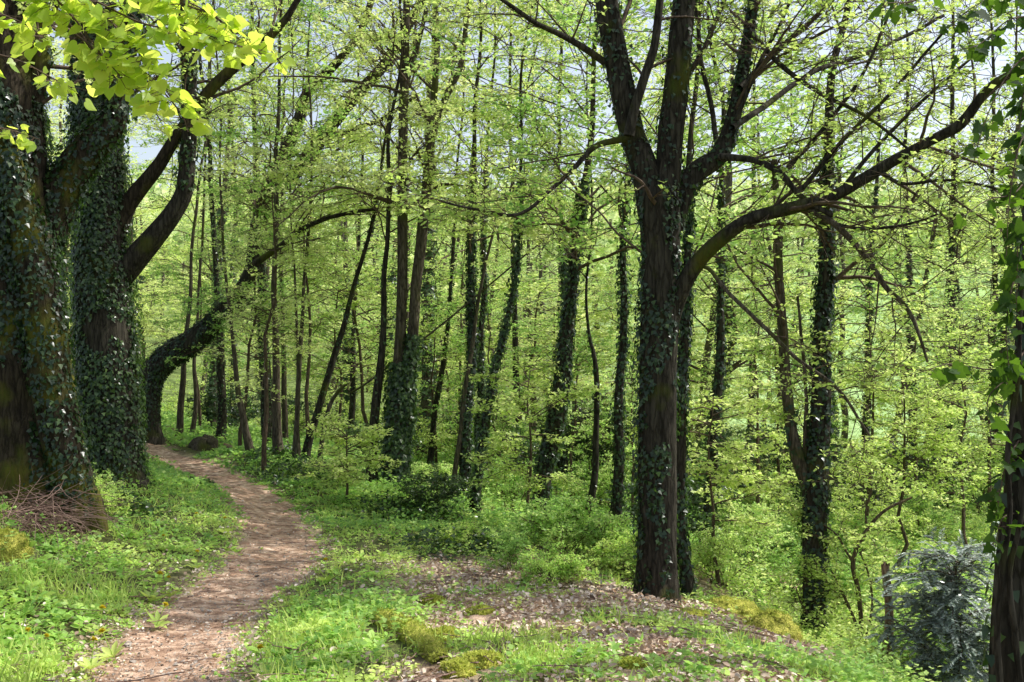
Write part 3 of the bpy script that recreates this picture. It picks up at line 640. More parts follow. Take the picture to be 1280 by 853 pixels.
for nm, lb, pts, iv in S:
    lit = iv == 0  # ivy-free stems are painted as lit, by a lighter bark
    w0 = pts[0][2]
    Yb = None
    if nm == 'leaning_tree' and 'olive' in lb: Yb = None
    pts = [(a_, b_, c_*(1-.42*k_/len(pts))*.93) for k_, (a_, b_, c_) in enumerate(pts)]
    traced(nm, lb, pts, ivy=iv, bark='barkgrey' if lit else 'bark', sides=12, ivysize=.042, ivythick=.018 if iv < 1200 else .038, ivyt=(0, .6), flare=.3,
           crown=CR(nb=int(11+w0*.6), lo=.42, L=1.3+.05*w0, sub=6, tw=5, per=5, leaf=.055, density=.85, flat=.22),
           leafkind='spring' if rng.random() < .6 else 'green')
# ivy footed pair
traced('twin_trunked_tree', 'tall pale twin trunks rising from one ivy wrapped foot, left of centre', [(494,612,28),(496,560,26),(497,500,20),(500,430,14),(503,340,13),(503,230,12),(505,120,11),(508,20,9),(512,-60,8)],
       ivy=2300, ivyt=(0, .26), bark='barkgrey', sides=18, near=True, ivythick=.09, flare=.3,
       limbs=[dict(p=[(500,605,18),(506,540,16),(510,480,14),(515,430,14),(520,360,13.5),(532,255,13),(537,190,11),(541,140,9),(546,60,7),(543,-20,6)], ivy=2000, it=(0,.3), twigs=6, tl=1.8, tt=(.45,1)),
              dict(p=[(537,185,9),(551,136,8),(566,105,7.5),(576,80,7),(584,20,6),(592,-30,5)], twigs=6, tl=1.6, tt=(.2,1)),
              dict(p=[(505,120,7),(512,92,6),(524,50,5.5),(533,10,5)], twigs=4, tl=1.3)],
       crown=CR(nb=14, zlo=3.2, L=2.0, density=.8, flat=.25))
# --- the big central tree
Ym = 8.4
traced('big_tree', 'largest trunk of the wood, brown and ivy flecked, standing right of centre and forking high', [(820,757,46),(821,720,44),(822,650,45),(821,560,45),(822,470,45),(824,390,47),(825,310,47),(823,262,50),(820,235,46)], Y=Ym, cut=True,
       ivy=1700, bark='bark', sides=56, near=True, patch=-.09, ivythick=.035, ivysize=.036, flare=.34, amp=.06,
       limbs=[dict(p=[(814,268,34),(806,215,33),(790,165,30),(777,110,30),(768,60,28),(758,0,27),(750,-60,24),(740,-140,20)], ivy=420, twigs=5, tl=1.4, tt=(.5,1), sparse=1),
              dict(p=[(830,268,34),(836,200,31),(842,140,31),(848,80,29),(852,20,27),(858,-50,24),(862,-140,20)], ivy=330, twigs=4, tl=1.4, tt=(.6,1), sparse=1),
              dict(p=[(838,285,30),(852,240,29),(872,214,26),(898,196,23),(912,165,20),(920,130,17),(930,80,15),(940,10,13),(948,-60,10)], ivy=700, Y=8.5, twigs=7, tl=1.5, tt=(.4,1), sparse=1),
              dict(p=[(786,170,13),(792,140,12),(806,95,11),(818,50,10),(826,0,9),(832,-60,8)], Y=8.2, twigs=4, tl=1.0, sparse=1),
              dict(p=[(834,412,24,8.4),(845,378,21,8.35),(860,345,20,8.3),(886,312,18,8.2),(935,276,16,8.05),(995,259,15,7.9),(1048,241,14,7.8),(1100,212,14,7.7),(1158,178,12,7.6),(1200,155,13,7.5),(1238,108,10,7.4),(1290,80,9,7.3),(1360,40,7,7.2)],
                   twigs=17, tl=1.15, tt=(.25,1), up=.15, sparse=1, density=.75, flat=.8),
              dict(p=[(1008,260,9,7.9),(1044,281,8,7.8),(1084,322,7.5,7.75),(1108,357,6.5,7.7),(1135,385,5.5,7.7),(1150,420,4,7.6),(1160,452,3,7.6)], bark='barkgrey', twigs=9, tl=.85, up=.1, sparse=1, flat=.7),
              dict(p=[(1044,281,4.5,7.8),(1090,287,4,7.7),(1140,280,3,7.6),(1190,262,2,7.5)], twigs=6, tl=.7, sparse=1),
              dict(p=[(900,196,9,8.4),(940,200,8,8.2),(972,214,8,8),(1000,246,7,7.9),(1040,268,6,7.8)], twigs=6, tl=.8, sparse=1),
              dict(p=[(872,330,6,8.3),(888,338,5,8.2),(905,360,5,8.1),(938,392,5,8),(984,436,5,7.9),(1006,455,4.5,7.8),(1050,490,4,7.7),(1088,545,3,7.6)], bark='barkgrey', twigs=7, tl=.6, tt=(.4,1), sparse=1),
              dict(p=[(796,172,9,8.4),(770,176,8,8.3),(742,184,7,8.2),(716,212,6,8.1),(690,236,5,8),(650,268,4.5,7.9),(602,262,3.5,7.8),(548,250,2.5,7.7)], twigs=9, tl=.8, tt=(.2,1), flat=.3),
              dict(p=[(765,85,9,8.4),(730,60,8,8.3),(700,44,7,8.2),(668,28,6,8.1),(640,8,5,8),(600,-20,4,7.9)], twigs=7, tl=.9, flat=.5),
              dict(p=[(938,40,7,8.4),(980,85,6,8.2),(1030,120,5,8),(1090,150,4,7.8),(1150,200,3,7.7)], twigs=7, tl=.7, sparse=1),
              dict(p=[(985,210,6,8.1),(1030,160,5,8.1),(1080,90,4,8.0),(1110,20,3,8.0),(1120,-30,2.5,8)], twigs=8, tl=.8, sparse=1, flat=.8, up=.25, density=.6),
              dict(p=[(1000,240,6,7.9),(1050,180,5,7.8),(1120,110,4,7.7),(1180,40,3,7.6)], twigs=8, tl=.8, sparse=1, flat=.8, up=.25, density=.6),
              dict(p=[(920,150,6,8.4),(945,90,5,8.3),(975,30,4,8.2),(1000,-30,3,8.1)], twigs=8, tl=.8, sparse=1, flat=.8, up=.25, density=.6),
              dict(p=[(1050,240,6,7.8),(1090,190,5,7.8),(1150,130,4,7.8),(1230,60,3,7.8)], twigs=8, tl=.8, sparse=1, flat=.8, up=.25, density=.6),
              dict(p=[(845,120,7,8.5),(880,60,6,8.7),(905,0,5,8.9),(920,-50,4,9)], twigs=8, tl=.8, sparse=1, flat=.8, up=.25, density=.6),
              dict(p=[(1100,214,5,7.7),(1130,230,4,7.6),(1190,225,3.5,7.5),(1260,240,3,7.4)], twigs=8, tl=.8, sparse=1, flat=.8, up=.25, density=.6),
              dict(p=[(900,200,7,8.5),(890,140,6,8.8),(875,60,5,9.0),(868,-10,4,9.2)], twigs=8, tl=.8, sparse=1, flat=.8, up=.25, density=.6),
              dict(p=[(925,110,8,8.4),(965,70,7,8.6),(1010,30,6,8.8),(1060,-20,5,9)], twigs=8, tl=1.1, sparse=1),
              dict(p=[(915,160,8,8.4),(960,130,7,8.8),(1020,90,6,9.2),(1100,60,5,9.6),(1180,20,4,10)], twigs=9, tl=1.2, sparse=1)],
       crown=CR(nb=3, zlo=2.2, L=.7, leaf=.042, per=4, density=.6, sub=3, tw=3))
# --- V forked ivy tree on the right
traced('forked_tree', 'ivy clad tree splitting low into a V, standing below the leaf litter mound', [(1018,798,26),(1018,750,26),(1018,700,27),(1019,640,29),(1020,590,30),(1025,530,24),(1027,470,22),(1028,410,20),(1032,340,17),(1032,270,15),(1035,190,12),(1040,90,9)],
       ivy=1500, ivyt=(0,.66), bark='bark', sides=24, near=True, ivythick=.04, ivysize=.042, flare=.3,
       limbs=[dict(p=[(1014,612,20),(1000,580,17),(989,535,14),(982,470,13),(978,400,12),(974,350,11),(972,290,9),(968,200,7)], ivy=250, it=(0,.3), bark='barkgrey', twigs=8, tl=1.2, tt=(.4,1)),
              dict(p=[(1004,590,6),(1007,540,5),(1008,490,4.5),(1003,430,4),(998,370,3)], bark='barkgrey', twigs=4, tl=.6),
              dict(p=[(1008,585,5),(1012,540,4),(1018,500,4),(1012,450,3)], bark='barkgrey', twigs=3, tl=.5)],
       crown=CR(nb=12, zlo=2.0, L=1.5, density=.8))
# --- right edge ivy tree, close to the camera
Ye = 3.7
ET = traced('ivy_tree', 'close dark trunk filling the right edge, ivy stems twisting over it', [(1262,960,54),(1263,853,46),(1262,780,42),(1266,700,36),(1272,620,31),(1277,540,28),(1283,440,26),(1288,330,25),(1296,200,24),(1302,60,24),(1306,-60,22)], Y=Ye, cut=True,
       ivy=260, bark='bark', sides=36, near=True, ivythick=.03, ivysize=.05, flare=.1, amp=.09,
       limbs=[dict(p=[(1250,853,8,3.62),(1246,780,7,3.62),(1256,700,7,3.6),(1262,640,6,3.6),(1260,560,6,3.6),(1272,480,5,3.6),(1276,380,5,3.6),(1284,280,4,3.6)]),
              dict(p=[(1275,853,7,3.6),(1268,790,7,3.6),(1262,730,6,3.6),(1274,660,6,3.58),(1283,580,5,3.6),(1280,480,5,3.6)])], crown=False)
b = np.array(ET.location)
# hanging ivy shoots with large leaves from the edge trunk
mb = MB(); 
def shoot(pts, nleaf, size, tl=1, hang=.7, mats=(0, 1), tmpl=IVY, spread=.035, tintp=1.3):
    A = np.array([W(*p) for p in pts]); A, _ = resample(A, np.ones(len(A)), 40)
    tubes(mb, A, np.linspace(.0035, .0012, 40), 5, mats[0])
    u = rng.random(nleaf)*39; P = np.stack([np.interp(u, np.arange(40), A[:, k]) for k in range(3)], 1)
    d = rdir(nleaf, .4)+np.array([0, 0, -hang]); d = nrm(d)
    st = np.stack([P, P+d*spread*rng.uniform(.3, 1, (nleaf, 1))], 1)
    tubes(mb, st, np.full((nleaf, 2), .0008), 3, mats[0])
    n = nrm(rng.normal(size=(nleaf, 3))*.8+np.array([.1, -.45, .55]))
    leaves(mb, st[:, 1], d, n, size*rng.uniform(.6, 1.2, nleaf), tmpl, mats[1], rng.random(nleaf)**tintp)
for pts, n in [([(1296,60,3.7),(1262,90,3.5),(1232,150,3.4),(1214,215,3.35)],16), ([(1300,0,3.7),(1260,-10,3.5),(1215,10,3.4),(1180,40,3.4)],20),
               ([(1300,20,3.7),(1262,25,3.5),(1225,55,3.4),(1200,62,3.35)],16), ([(1300,150,3.7),(1275,180,3.5),(1262,250,3.45),(1258,320,3.45)],20),
               ([(1296,200,3.7),(1270,240,3.5),(1235,250,3.4),(1205,270,3.3)],10), ([(1290,330,3.7),(1268,350,3.55),(1258,410,3.5),(1262,470,3.5)],24),
               ([(1285,430,3.7),(1262,470,3.55),(1235,500,3.5),(1240,560,3.5)],16), ([(1280,540,3.7),(1258,580,3.6),(1246,640,3.6)],14),
               ([(1275,640,3.7),(1252,650,3.6),(1243,690,3.6)],8), ([(1300,90,3.7),(1282,110,3.5),(1274,160,3.4)],14), ([(1284,300,3.7),(1274,280,3.5),(1270,400,3.5)],22),
               ([(1282,460,3.7),(1235,462,3.5),(1190,455,3.3),(1160,462,3.2)],20), ([(1160,-10,3.2),(1140,2,3.2),(1110,4,3.1)],7)]:
    shoot(pts, int(n*1.7), .050)
mb.build('hanging_shoots', [M['twig'], M['nearivy']], ET, b)
for lb, x_, y_, w_ in [('unseen ivied trunk added for its shadow, right of the view by the mound', 5.2, 7.0, .19), ('second unseen trunk added for its shadow, right of the view further down the slope', 6.4, 9.2, .17), ('third unseen trunk added for its shadow, nearest to the camera on the right', 4.6, 4.9, .15), ('slim fourth unseen trunk added for its shadow on the right, level with the litter mound', 3.4, 5.7, .10), ('fifth unseen trunk added for its shadow on the right beside the V forked tree', 7.6, 11.8, .17)]:  # unseen trunks added to throw shadow bands over path and mound
    pxx = lambda X, Y: CX+X/Y*F
    pw = w_*2*F/y_
    traced('ivy_tree', lb, [(pxx(x_, y_), 900, pw), (pxx(x_+.1, y_), 600, pw*.9), (pxx(x_-.1, y_), 200, pw*.8), (pxx(x_+.1, y_), -300, pw*.7), (pxx(x_, y_), -800, pw*.6), (pxx(x_-.2, y_), -1500, pw*.45)], Y=y_, cut=True, ivy=500, sides=14,
           crown=CR(nb=7, zlo=3.5, L=1.6, density=.4, per=4, el=(30, 70)))
# --- lime tree standing left of the camera, its leafy branches hanging into the top left corner
LT = traced('lime_tree', 'lime tree left of the view with bright translucent leaves hanging into the top left corner', [(-1500,900,130,2.2),(-1480,300,110,2.2),(-1450,-300,100,2.2),(-1400,-900,80,2.3)], Y=2.2, cut=True, crown=False, sides=20,
       limbs=[dict(p=[(-1450,-420,50,2.2),(-1000,-480,36,2.3),(-500,-330,24,2.4),(-150,-120,16,2.45),(0,-55,9,2.5),(60,-30,6,2.5)])])
b = np.array(LT.location); mb = MB()
for pts, n in [([(-20,-60,2.5),(60,-15,2.5),(115,0,2.5),(180,30,2.5),(250,42,2.55),(325,66,2.6)],44), ([(40,-30,2.5),(90,20,2.5),(120,60,2.5),(150,95,2.5)],30),
               ([(115,0,2.5),(150,40,2.5),(185,80,2.5),(215,125,2.5)],34), ([(180,-30,2.6),(230,5,2.6),(268,20,2.6),(300,50,2.6)],26), ([(-60,-40,2.6),(-10,10,2.6),(30,30,2.6),(60,50,2.6)],24),
               ([(120,-40,2.6),(200,-10,2.6),(250,10,2.6),(290,38,2.6)],20), ([(-40,60,2.8),(20,75,2.8),(60,95,2.8),(90,110,2.8)],12), ([(240,40,2.7),(290,40,2.7),(330,55,2.7),(352,80,2.7)],14), ([(150,60,2.6),(190,100,2.6),(225,140,2.6),(235,165,2.6)],12), ([(90,40,2.6),(140,80,2.6),(180,120,2.6),(200,150,2.6)],14), ([(-60,150,3.2),(0,160,3.2),(30,168,3.2),(50,175,3.2)],10)]:
    shoot(pts, int(n*3.0), .034, hang=.45, tmpl=HEART, spread=.06)
mb.build('leafy_branches', [M['twig'], M['lime']], LT, b)

# ================================================================== SAPLINGS AND SHRUBS
SAP = [ # px, Y, height, spread, material, label
 (160,21,2.6,1.3,'spring','sapling with flat leafy tiers between the broad ivy tree and the arching tree'),
 (330,15.6,4.6,1.5,'spring','tall tiered sapling spreading light leaves right of the arching tree'),
 (300,19,4.4,1.8,'green','leafy sapling behind the thin sunlit pair of stems'),
 (420,19.5,3.6,1.5,'spring','bright sapling in front of the verge clump, right of the leaning pole'),
 (432,13.6,.9,.8,'spring','low yellow green sapling by the foot of the slim forking trunk'),
 (385,18.5,5.0,2.0,'green','broad green sapling filling the air above the verge clump'),
 (545,21,3.3,1.6,'spring','light sapling right of the ivy footed pair'),
 (620,20,3.6,1.7,'green','green sapling behind the leaning ivy stem'),
 (662,12.6,1.9,.9,'spring','small sapling holding pale leaves before the leaning ivy tree'),
 (715,20,3.3,1.6,'green','leafy sapling behind the thin Y forked tree'),
 (790,16,2.4,1.3,'green','sapling showing left of the big trunk at mid height'),
 (898,11,1.9,.9,'spring','bright sapling just right of the big trunk at knee height of the litter'),
 (945,16.5,4.2,1.5,'spring','tall light sapling between the big trunk and the V forked tree'),
 (975,20,4.2,1.7,'green','green sapling behind the V forked tree'),
 (1075,14,3.6,1.4,'spring','wide bright sapling in front of the narrow ivied trunk'),
 (1118,13.5,3.0,1.2,'spring','pale flat tiered sapling above the brown stump'),
 (1150,19,4.4,1.8,'green','green sapling under the long arching limb on the right'),
 (1215,15,3.6,1.4,'spring','sapling to the right of the straight dark trunk'),
 (1240,18,4.8,1.9,'green','tall sapling near the right edge behind the olive leaning trunk'),
 (250,24,4.6,1.9,'green','sapling glimpsed under the arch of the leaning ivy tree'),
 (465,20,5.2,2.0,'green','tall green sapling behind the ivy footed pair'),
 (570,24,5.6,2.3,'green','large rounded sapling behind the dense ivy columns'),
 (840,21,4.4,2.0,'green','leafy sapling hidden partly by the big trunk'),
]
for px, Y, hh, Lb, mt, lb in SAP:
    x = (px-CX)/F*Y; z0 = h1(x, Y); b = np.array([x, Y, z0])
    t = thing('sapling', b, lb, 'sapling', 'saplings between the trees')
    n = 10; zz = np.linspace(-.15, hh, n); A = b+np.stack([np.cumsum(rng.normal(size=n))*.035*hh/3, np.cumsum(rng.normal(size=n))*.035*hh/3, zz], 1); A[0, :2] = b[:2]; A[1, :2] = b[:2]
    rr = np.linspace(.016+.005*hh, .004, n)
    m1 = MB(); tubes(m1, A, rr, 8); m1.build('trunk', M['barkfine'], t, b)
    m2 = MB(); BR, r0 = branches_from(A, rr, int(8+hh*5), z0+hh*.34, z0+hh, Lb*.8, (-5, 35))
    grow(m2, BR, np.minimum(r0, .012), 6, 5, leaf=.046, per=5, flat=.15, density=.85, tiltn=.35, droop=.04, twL=.24)
    m2.build('crown', [M['twig'], M[mt]], t, b)
# shrubs: four kinds, copied
def make_shrub(hh, wd, mt, nst=14, leaf=.035, per=6, stemw=.006):
    t = thing('shrub', (0, 0, 0), 'low leafy shrub', 'shrub', 'shrubs of the undergrowth')
    az = rng.uniform(0, 2*np.pi, nst); e = np.radians(rng.uniform(35, 82, nst)); d = np.stack([np.cos(az)*np.cos(e), np.sin(az)*np.cos(e), np.sin(e)], 1)
    pts = [np.hstack([rng.normal(size=(nst, 2))*wd*.08, np.full((nst, 1), -.06)])]
    for k in range(7):
        pts.append(pts[-1]+d*(hh/6*rng.uniform(.7, 1.1, (nst, 1)))); d = nrm(d+rng.normal(size=d.shape)*.13+np.array([0, 0, -.06]))
    P = np.stack(pts, 1); m0 = MB(); tubes(m0, P, np.linspace(stemw, stemw*.35, 8)[None].repeat(nst, 0), 5); m0.build('stems', M['twig'], t)
    m1 = MB(); grow(m1, P[:, 1:], stemw*.3, 7, 4, leaf=leaf, per=per, flat=.5, twL=.2, subL=.45); m1.build('foliage', [M['twig'], M[mt]], t)
    return t
def copy_tree(o, parent=None):
    c = o.copy(); COL.objects.link(c); c.parent = parent
    for ch in [x for x in bpy.data.objects if x.parent == o]: copy_tree(ch, c)
    return c
protos = [make_shrub(.75, .8, 'green'), make_shrub(.55, .9, 'green', 18), make_shrub(1.15, 1.0, 'spring', 12, .04), make_shrub(.95, 1.0, 'green', 16, .04), make_shrub(.45, .5, 'herb', 16, .03), make_shrub(1.1, .8, 'ivyshade', 16, .05, 7)]  # last kind is a dark bush, mainly for shade gaps
used = set()
SH = [ # px, py(base), kind, scale, label
 (640,640,0,1.1,'light shrub in the dip left of the leaning ivy tree'),(700,690,1,1.2,'green shrub at the foot of the leaning ivy tree'),
 (610,600,0,1.4,'pale shrub glowing behind the ivy column feet'),(540,615,1,1.0,'shrub right of the ivy footed pair'),(520,585,2,.9,'upright shrub behind the ivy footed pair'),
 (430,610,0,.9,'yellow green shrub on the verge crest'),(640,720,3,.45,'dark green bush on the crest of the mound'),(690,735,4,.8,'small bush beside the dead sticks'),
 (575,690,4,.8,'low bush on the crest left of the mound'),(620,690,1,.6,'spreading shrub on the crest above the litter'),
 (750,640,0,1.3,'pale shrub between the Y forked tree and the big tree'),(745,700,1,1.0,'shrub at the foot of the Y forked tree'),(790,725,4,1.3,'small shrub touching the left foot of the big tree'),
 (900,730,0,1.0,'light shrub right of the big trunk base'),(930,715,3,.9,'green shrub on the slope right of the big tree'),(960,700,1,1.2,'shrub left of the V forked tree'),
 (985,740,0,.9,'shrub before the V forked tree'),(955,640,2,1.1,'tall pale shrub in the clearing left of the V forked tree'),(1050,760,0,1.0,'shrub against the right foot of the V forked tree'),
 (1040,720,3,1.1,'green shrub behind the right of the V forked tree'),(1150,770,1,.8,'shrub below the silver yew'),(1150,835,4,1.2,'low leafy shrub near the bottom right'),
 (1160,845,0,.9,'light shrub lowest at the bottom right'),(1200,845,1,.8,'shrub beside the right edge trunk'),
 (1200,690,2,1.1,'tall shrub behind the silver yew'),(1080,690,2,1.1,'tall pale shrub behind the arching bush'),(1150,680,3,1.2,'green shrub right of the narrow ivied trunk'),
 (1230,650,3,1.4,'green shrub beyond the silver yew near the edge'),
 (128,640,0,.5,'light shrub at the foot of the broad ivy tree'),(112,652,4,.8,'small shrub against the right side of the huge ivy tree'),
 (15,620,3,.8,'dark bush at the left edge on the bank'),(240,520,2,1.3,'far pale shrub seen over the path bend'),(300,540,3,1.2,'far green shrub behind the twin thin stems'),
 (420,560,2,1.3,'pale shrub seen between the verge clump and the ivy footed pair'),(870,640,3,1.3,'shrub showing behind the big trunk on its right'),(660,590,2,1.3,'far pale shrub behind the plain dark trunk'),
 (905,640,5,1.0,'dark evergreen bush behind the slope right of the big tree'),(640,625,5,.8,'dark bush added as a shade gap before the plain dark trunk'),(540,645,5,.5,'dark ivy bush right of the ivy footed pair at its foot'),(505,560,5,1.1,'dark bush added as a shade gap behind the foot of the pair'),(1130,640,5,1.2,'dark bush added as a shade gap behind the arching bush'),(1210,635,5,1.3,'dark bush added as a shade gap near the right edge'),(975,610,5,1.2,'dark bush added as a shade gap left of the V fork in the hollow'),(600,575,5,1.2,'far dark bush added as a shade gap among the ivy columns'),(740,600,5,1.2,'far dark bush added as a shade gap left of the big tree'),(390,555,5,1.0,'far dark bush added as a shade gap behind the leaning pole'),(470,585,5,.7,'dark bush added as a shade gap just behind the bare trunk left of the pair'),(1060,660,5,1.0,'dark bush added as a shade gap right behind the V forked tree'),(850,690,5,.8,'dark bush behind the base of the big tree'),(285,545,5,.9,'dark bush added as a shade gap behind the twin thin stems'),  # most of these dark bushes are added to stand for deep shade
 (820,600,2,1.4,'far shrub left behind the big trunk'),(1000,650,2,1.2,'shrub behind the V fork')]
for px, py, kd, s, lb in SH:
    p = hit(px, py, 4.5, 40); o = protos[kd] if kd not in used else copy_tree(protos[kd]); used.add(kd)
    o.location = p; s *= (.78 if p[1] < 20 else 1.15) if kd < 5 else 1.1; o.scale = (s, s, s*rng.uniform(.85, 1.15)); o.rotation_euler = (0, 0, rng.uniform(0, 6.28)); o['label'] = lb

# arching bare bush lower right
c0 = hit(1072, 812); t = thing('arching_bush', c0, 'bare stemmed bush with arching dark stems in front of the brown stump', 'bush')
mb = MB(); Yb = c0[1]; m2 = MB()
for pts in [[(1062,822,7),(1076,795,6),(1073,740,6),(1066,705,6),(1078,672,5),(1104,640,4),(1140,622,3)], [(1076,800,4),(1066,770,4),(1050,735,3),(1040,715,2)],
            [(1078,812,3),(1090,760,3),(1086,720,2.5),(1075,690,2)], [(1085,815,3),(1100,790,2.5),(1125,760,2),(1140,745,2)], [(1068,705,4),(1058,690,3),(1045,668,2.5),(1020,650,2)],
            [(1085,662,3),(1082,640,2),(1090,610,2)], [(1060,820,2.5),(1030,790,2),(1005,760,1.6),(995,735,1.3)]]:
    A = np.array([W(a[0], a[1], Yb+.15*rng.normal()*0) for a in pts]); A, r = resample(A, np.array([a[2]/2/F*Yb for a in pts]), 30)
    tubes(mb, A, r, 7)
    BR, ts = kids(A[None], 7, .4, 1, .55, 6, (30, 70), .15, .6, .15, .3); grow(m2, BR, .0028, 4, 3, leaf=.036, per=4, flat=.4, twL=.16)
mb.build('stems', M['barkfine'], t, c0); m2.build('foliage', [M['twig'], M['spring']], t, c0)

# silver yew sprays
c0 = hit(1215, 800, 5, 20); Yv = min(c0[1], 7.8); c0 = np.array([(1195-CX)/F*Yv, Yv, h1((1195-CX)/F*Yv, Yv)])
t = thing('yew_tree', c0, 'dark young yew with silvery drooping sprays, left of the right edge trunk', 'yew')
hh = W(0, 702, Yv)[2]-c0[2]; A = c0+np.stack([np.zeros(8), np.zeros(8), np.linspace(-.1, hh, 8)], 1)
mb = MB(); tubes(mb, A, np.linspace(.03, .006, 8), 8); mb.build('trunk', M['bark'], t, c0)
m1 = MB(); BR, r0 = branches_from(A, np.linspace(.03, .006, 8), 80, c0[2]+hh*.08, c0[2]+hh, .55, (10, 50), n=9, droop=.09)
tubes(m1, BR, np.linspace(.006, .002, 9)[None].repeat(len(BR), 0), 4)
Sb, _ = kids(BR, 14, .1, 1, .24, 6, (35, 60), 0, .12, .06, .5, .12); tubes(m1, Sb, np.full(Sb.shape[:2], .0014), 3)
for PP, per in ((Sb, 34), (BR, 40)):
    Nn = PP.shape[1]; u = np.tile(np.linspace(.05, Nn-1.01, per), (len(PP), 1)); i = u.astype(int); f = (u-i)[..., None]; m = np.arange(len(PP))[:, None]
    Q = PP[m, i]*(1-f)+PP[m, i+1]*f; T = nrm(PP[m, i+1]-PP[m, i]); sd = nrm(np.cross(T, np.array([0, 0, 1.])))*np.where(np.arange(per) % 2, 1, -1)[None, :, None]
    d = nrm(T*.7+sd); K = Q.shape[0]*per
    leaves(m1, Q.reshape(-1, 3), d.reshape(-1, 3), nrm(np.array([0, 0, 1.])+rng.normal(size=(K, 3))*.25), rng.uniform(.022, .036, K), NEEDLE, 1, width=2.6)
m1.build('foliage', [M['twig'], M['yew']], t, c0)

# ================================================================== SMALL THINGS
def blob(name, label, cat, px, py, wpx, hpx, ln=1.0, rot=0, group=None, mat='moss', rough=.22, seed=0):
    p = hit(px, py); w = wpx/F*p[1]; h = hpx/F*p[1]
    n, m = 40, 26; th = np.linspace(0, 2*np.pi, n, endpoint=False); ph = np.linspace(.02, np.pi-.02, m)
    T, Pp = np.meshgrid(th, ph); D = np.stack([np.cos(T)*np.sin(Pp), np.sin(T)*np.sin(Pp), np.cos(Pp)], -1)
    r = 1+rough*1.5*fbm(D*1.6+seed, 3)+.16*fbm(D*7+seed, 2)+.05*fbm(D*22+seed, 1)
    V = D*r[..., None]*np.array([w*.62*ln, w*.55, h*.62]); c, s = math.cos(R(rot)), math.sin(R(rot)); V = np.stack([V[..., 0]*c-V[..., 1]*s, V[..., 0]*s+V[..., 1]*c, V[..., 2]], -1)
    V = V+np.array([0, 0, h*.08]); mb = MB(); i, j = np.meshgrid(np.arange(m-1), np.arange(n), indexing='ij'); j2 = (j+1) % n
    mb.add(V.reshape(-1, 3), quads=np.stack([i*n+j, (i+1)*n+j, (i+1)*n+j2, i*n+j2], -1).reshape(-1, 4))
    # moss fuzz
    K = 2600; u = V.reshape(-1, 3)[rng.integers(0, n*m, K)]+rng.normal(size=(K, 3))*w*.015; nn_ = nrm(u-np.array([0, 0, -h*.1]))
    k = u[:, 2] > -.02
    leaves(mb, u[k], nrm(nn_[k]+rng.normal(size=(k.sum(), 3))*.5), rdir(k.sum()), rng.uniform(.008, .018, k.sum()), KITE, 1)
    o = mb.build(name, [M[mat], M['mossfuzz']]); o.location = p; return tag(o, label, cat, group)
G = 'mossy stones on the leaf litter mound'
for k, a in enumerate([('mossy_stone','largest mossy stone, rounded and dark sided, at the right end of the mound','stone',965,800,60,46,1.0,0),
    ('mossy_stone','yellow mossy stone behind and left of the largest one','stone',908,768,50,26,1.2,0),
    ('mossy_stone','small rounded mossy stone between the two at the mound edge','stone',938,778,28,26,1,0),
    ('mossy_stone','small mossy stone lowest at the right end of the mound','stone',790,834,26,12,1,0),
    ('mossy_stone','golden mossy stone right of the mossy root','stone',556,800,30,18,1.2,20),
    ('mossy_stone','mossy stone at the bottom edge below the mossy root','stone',572,846,34,24,1,0),
    ('mossy_stone','mossy stone with dark front right of the mossy root end','stone',604,832,38,22,1.2,10),
    ('mossy_stone','faint mossy hump left of the big tree on the litter','stone',600,768,28,10,1.1,0),
    ('mossy_stone','small mossy hump at the left crest of the mound','stone',540,755,22,10,1,0),
    ('mossy_stone','thin mossy hump beside the largest stone near the slope','stone',858,768,30,7,1.4,0),
    ('mossy_stone','mossy boulder at the far left edge under the bank','boulder',6,695,46,44,1,0)]):
    blob(a[0], a[1], a[2], a[3], a[4], a[5], a[6], a[7], a[8], G if k < 10 else None, seed=k*3.1)
def log(name, label, cat, pts, mat, lift=.3, sides=14, moss=False):
    P = []; r = []
    for px, py, w in pts:
        p = hit(px, py); rr = w/2/F*p[1]; P.append(p+np.array([0, 0, rr*lift])); r.append(rr)
    P, r = resample(np.array(P), np.array(r), 50); o0 = P[0].copy(); mb = MB(); tubes(mb, P, r, sides, 0, bark_disp(.12))
    if moss:
        K = 5000; i = rng.integers(0, 50, K); d = rdir(K); d[:, 2] = abs(d[:, 2]); u = P[i]+d*r[i][:, None]*1.0+rng.normal(size=(K, 3))*.012
        leaves(mb, u, nrm(d+rng.normal(size=(K, 3))*.5), rdir(K), rng.uniform(.008, .018, K), KITE, 1)
    return tag(mb.build(name, [M[mat], M['mossfuzz']], None, o0), label, cat) , o0
def put(r): r[0].location = r[1]; return r[0]
put(log('mossy_root', 'long golden moss covered root lying across the litter at the bottom centre', 'root', [(470,772,16),(492,786,28),(515,800,32),(535,815,30),(552,830,20)], 'moss', .25, 18, True))
put(log('fallen_branch', 'broken pale branch on the ground left of the big tree', 'branch', [(716,734,5),(735,746,6),(752,758,5)], 'deadtwig', 1.2))
put(log('fallen_branch', 'short pale stick leaning in the bushes on the mound crest', 'branch', [(640,706,4),(650,698,4),(658,690,3)], 'wood', 3))
put(log('fallen_log', 'dark fallen log lying in the hollow behind the Y forked tree', 'log', [(712,622,9),(745,632,9),(790,640,8)], 'barkmoss', .6))
put(log('fallen_log', 'thin pale log lying beside the path bend behind the stump', 'log', [(296,566,6),(280,560,6),(266,557,5)], 'wood', .8))
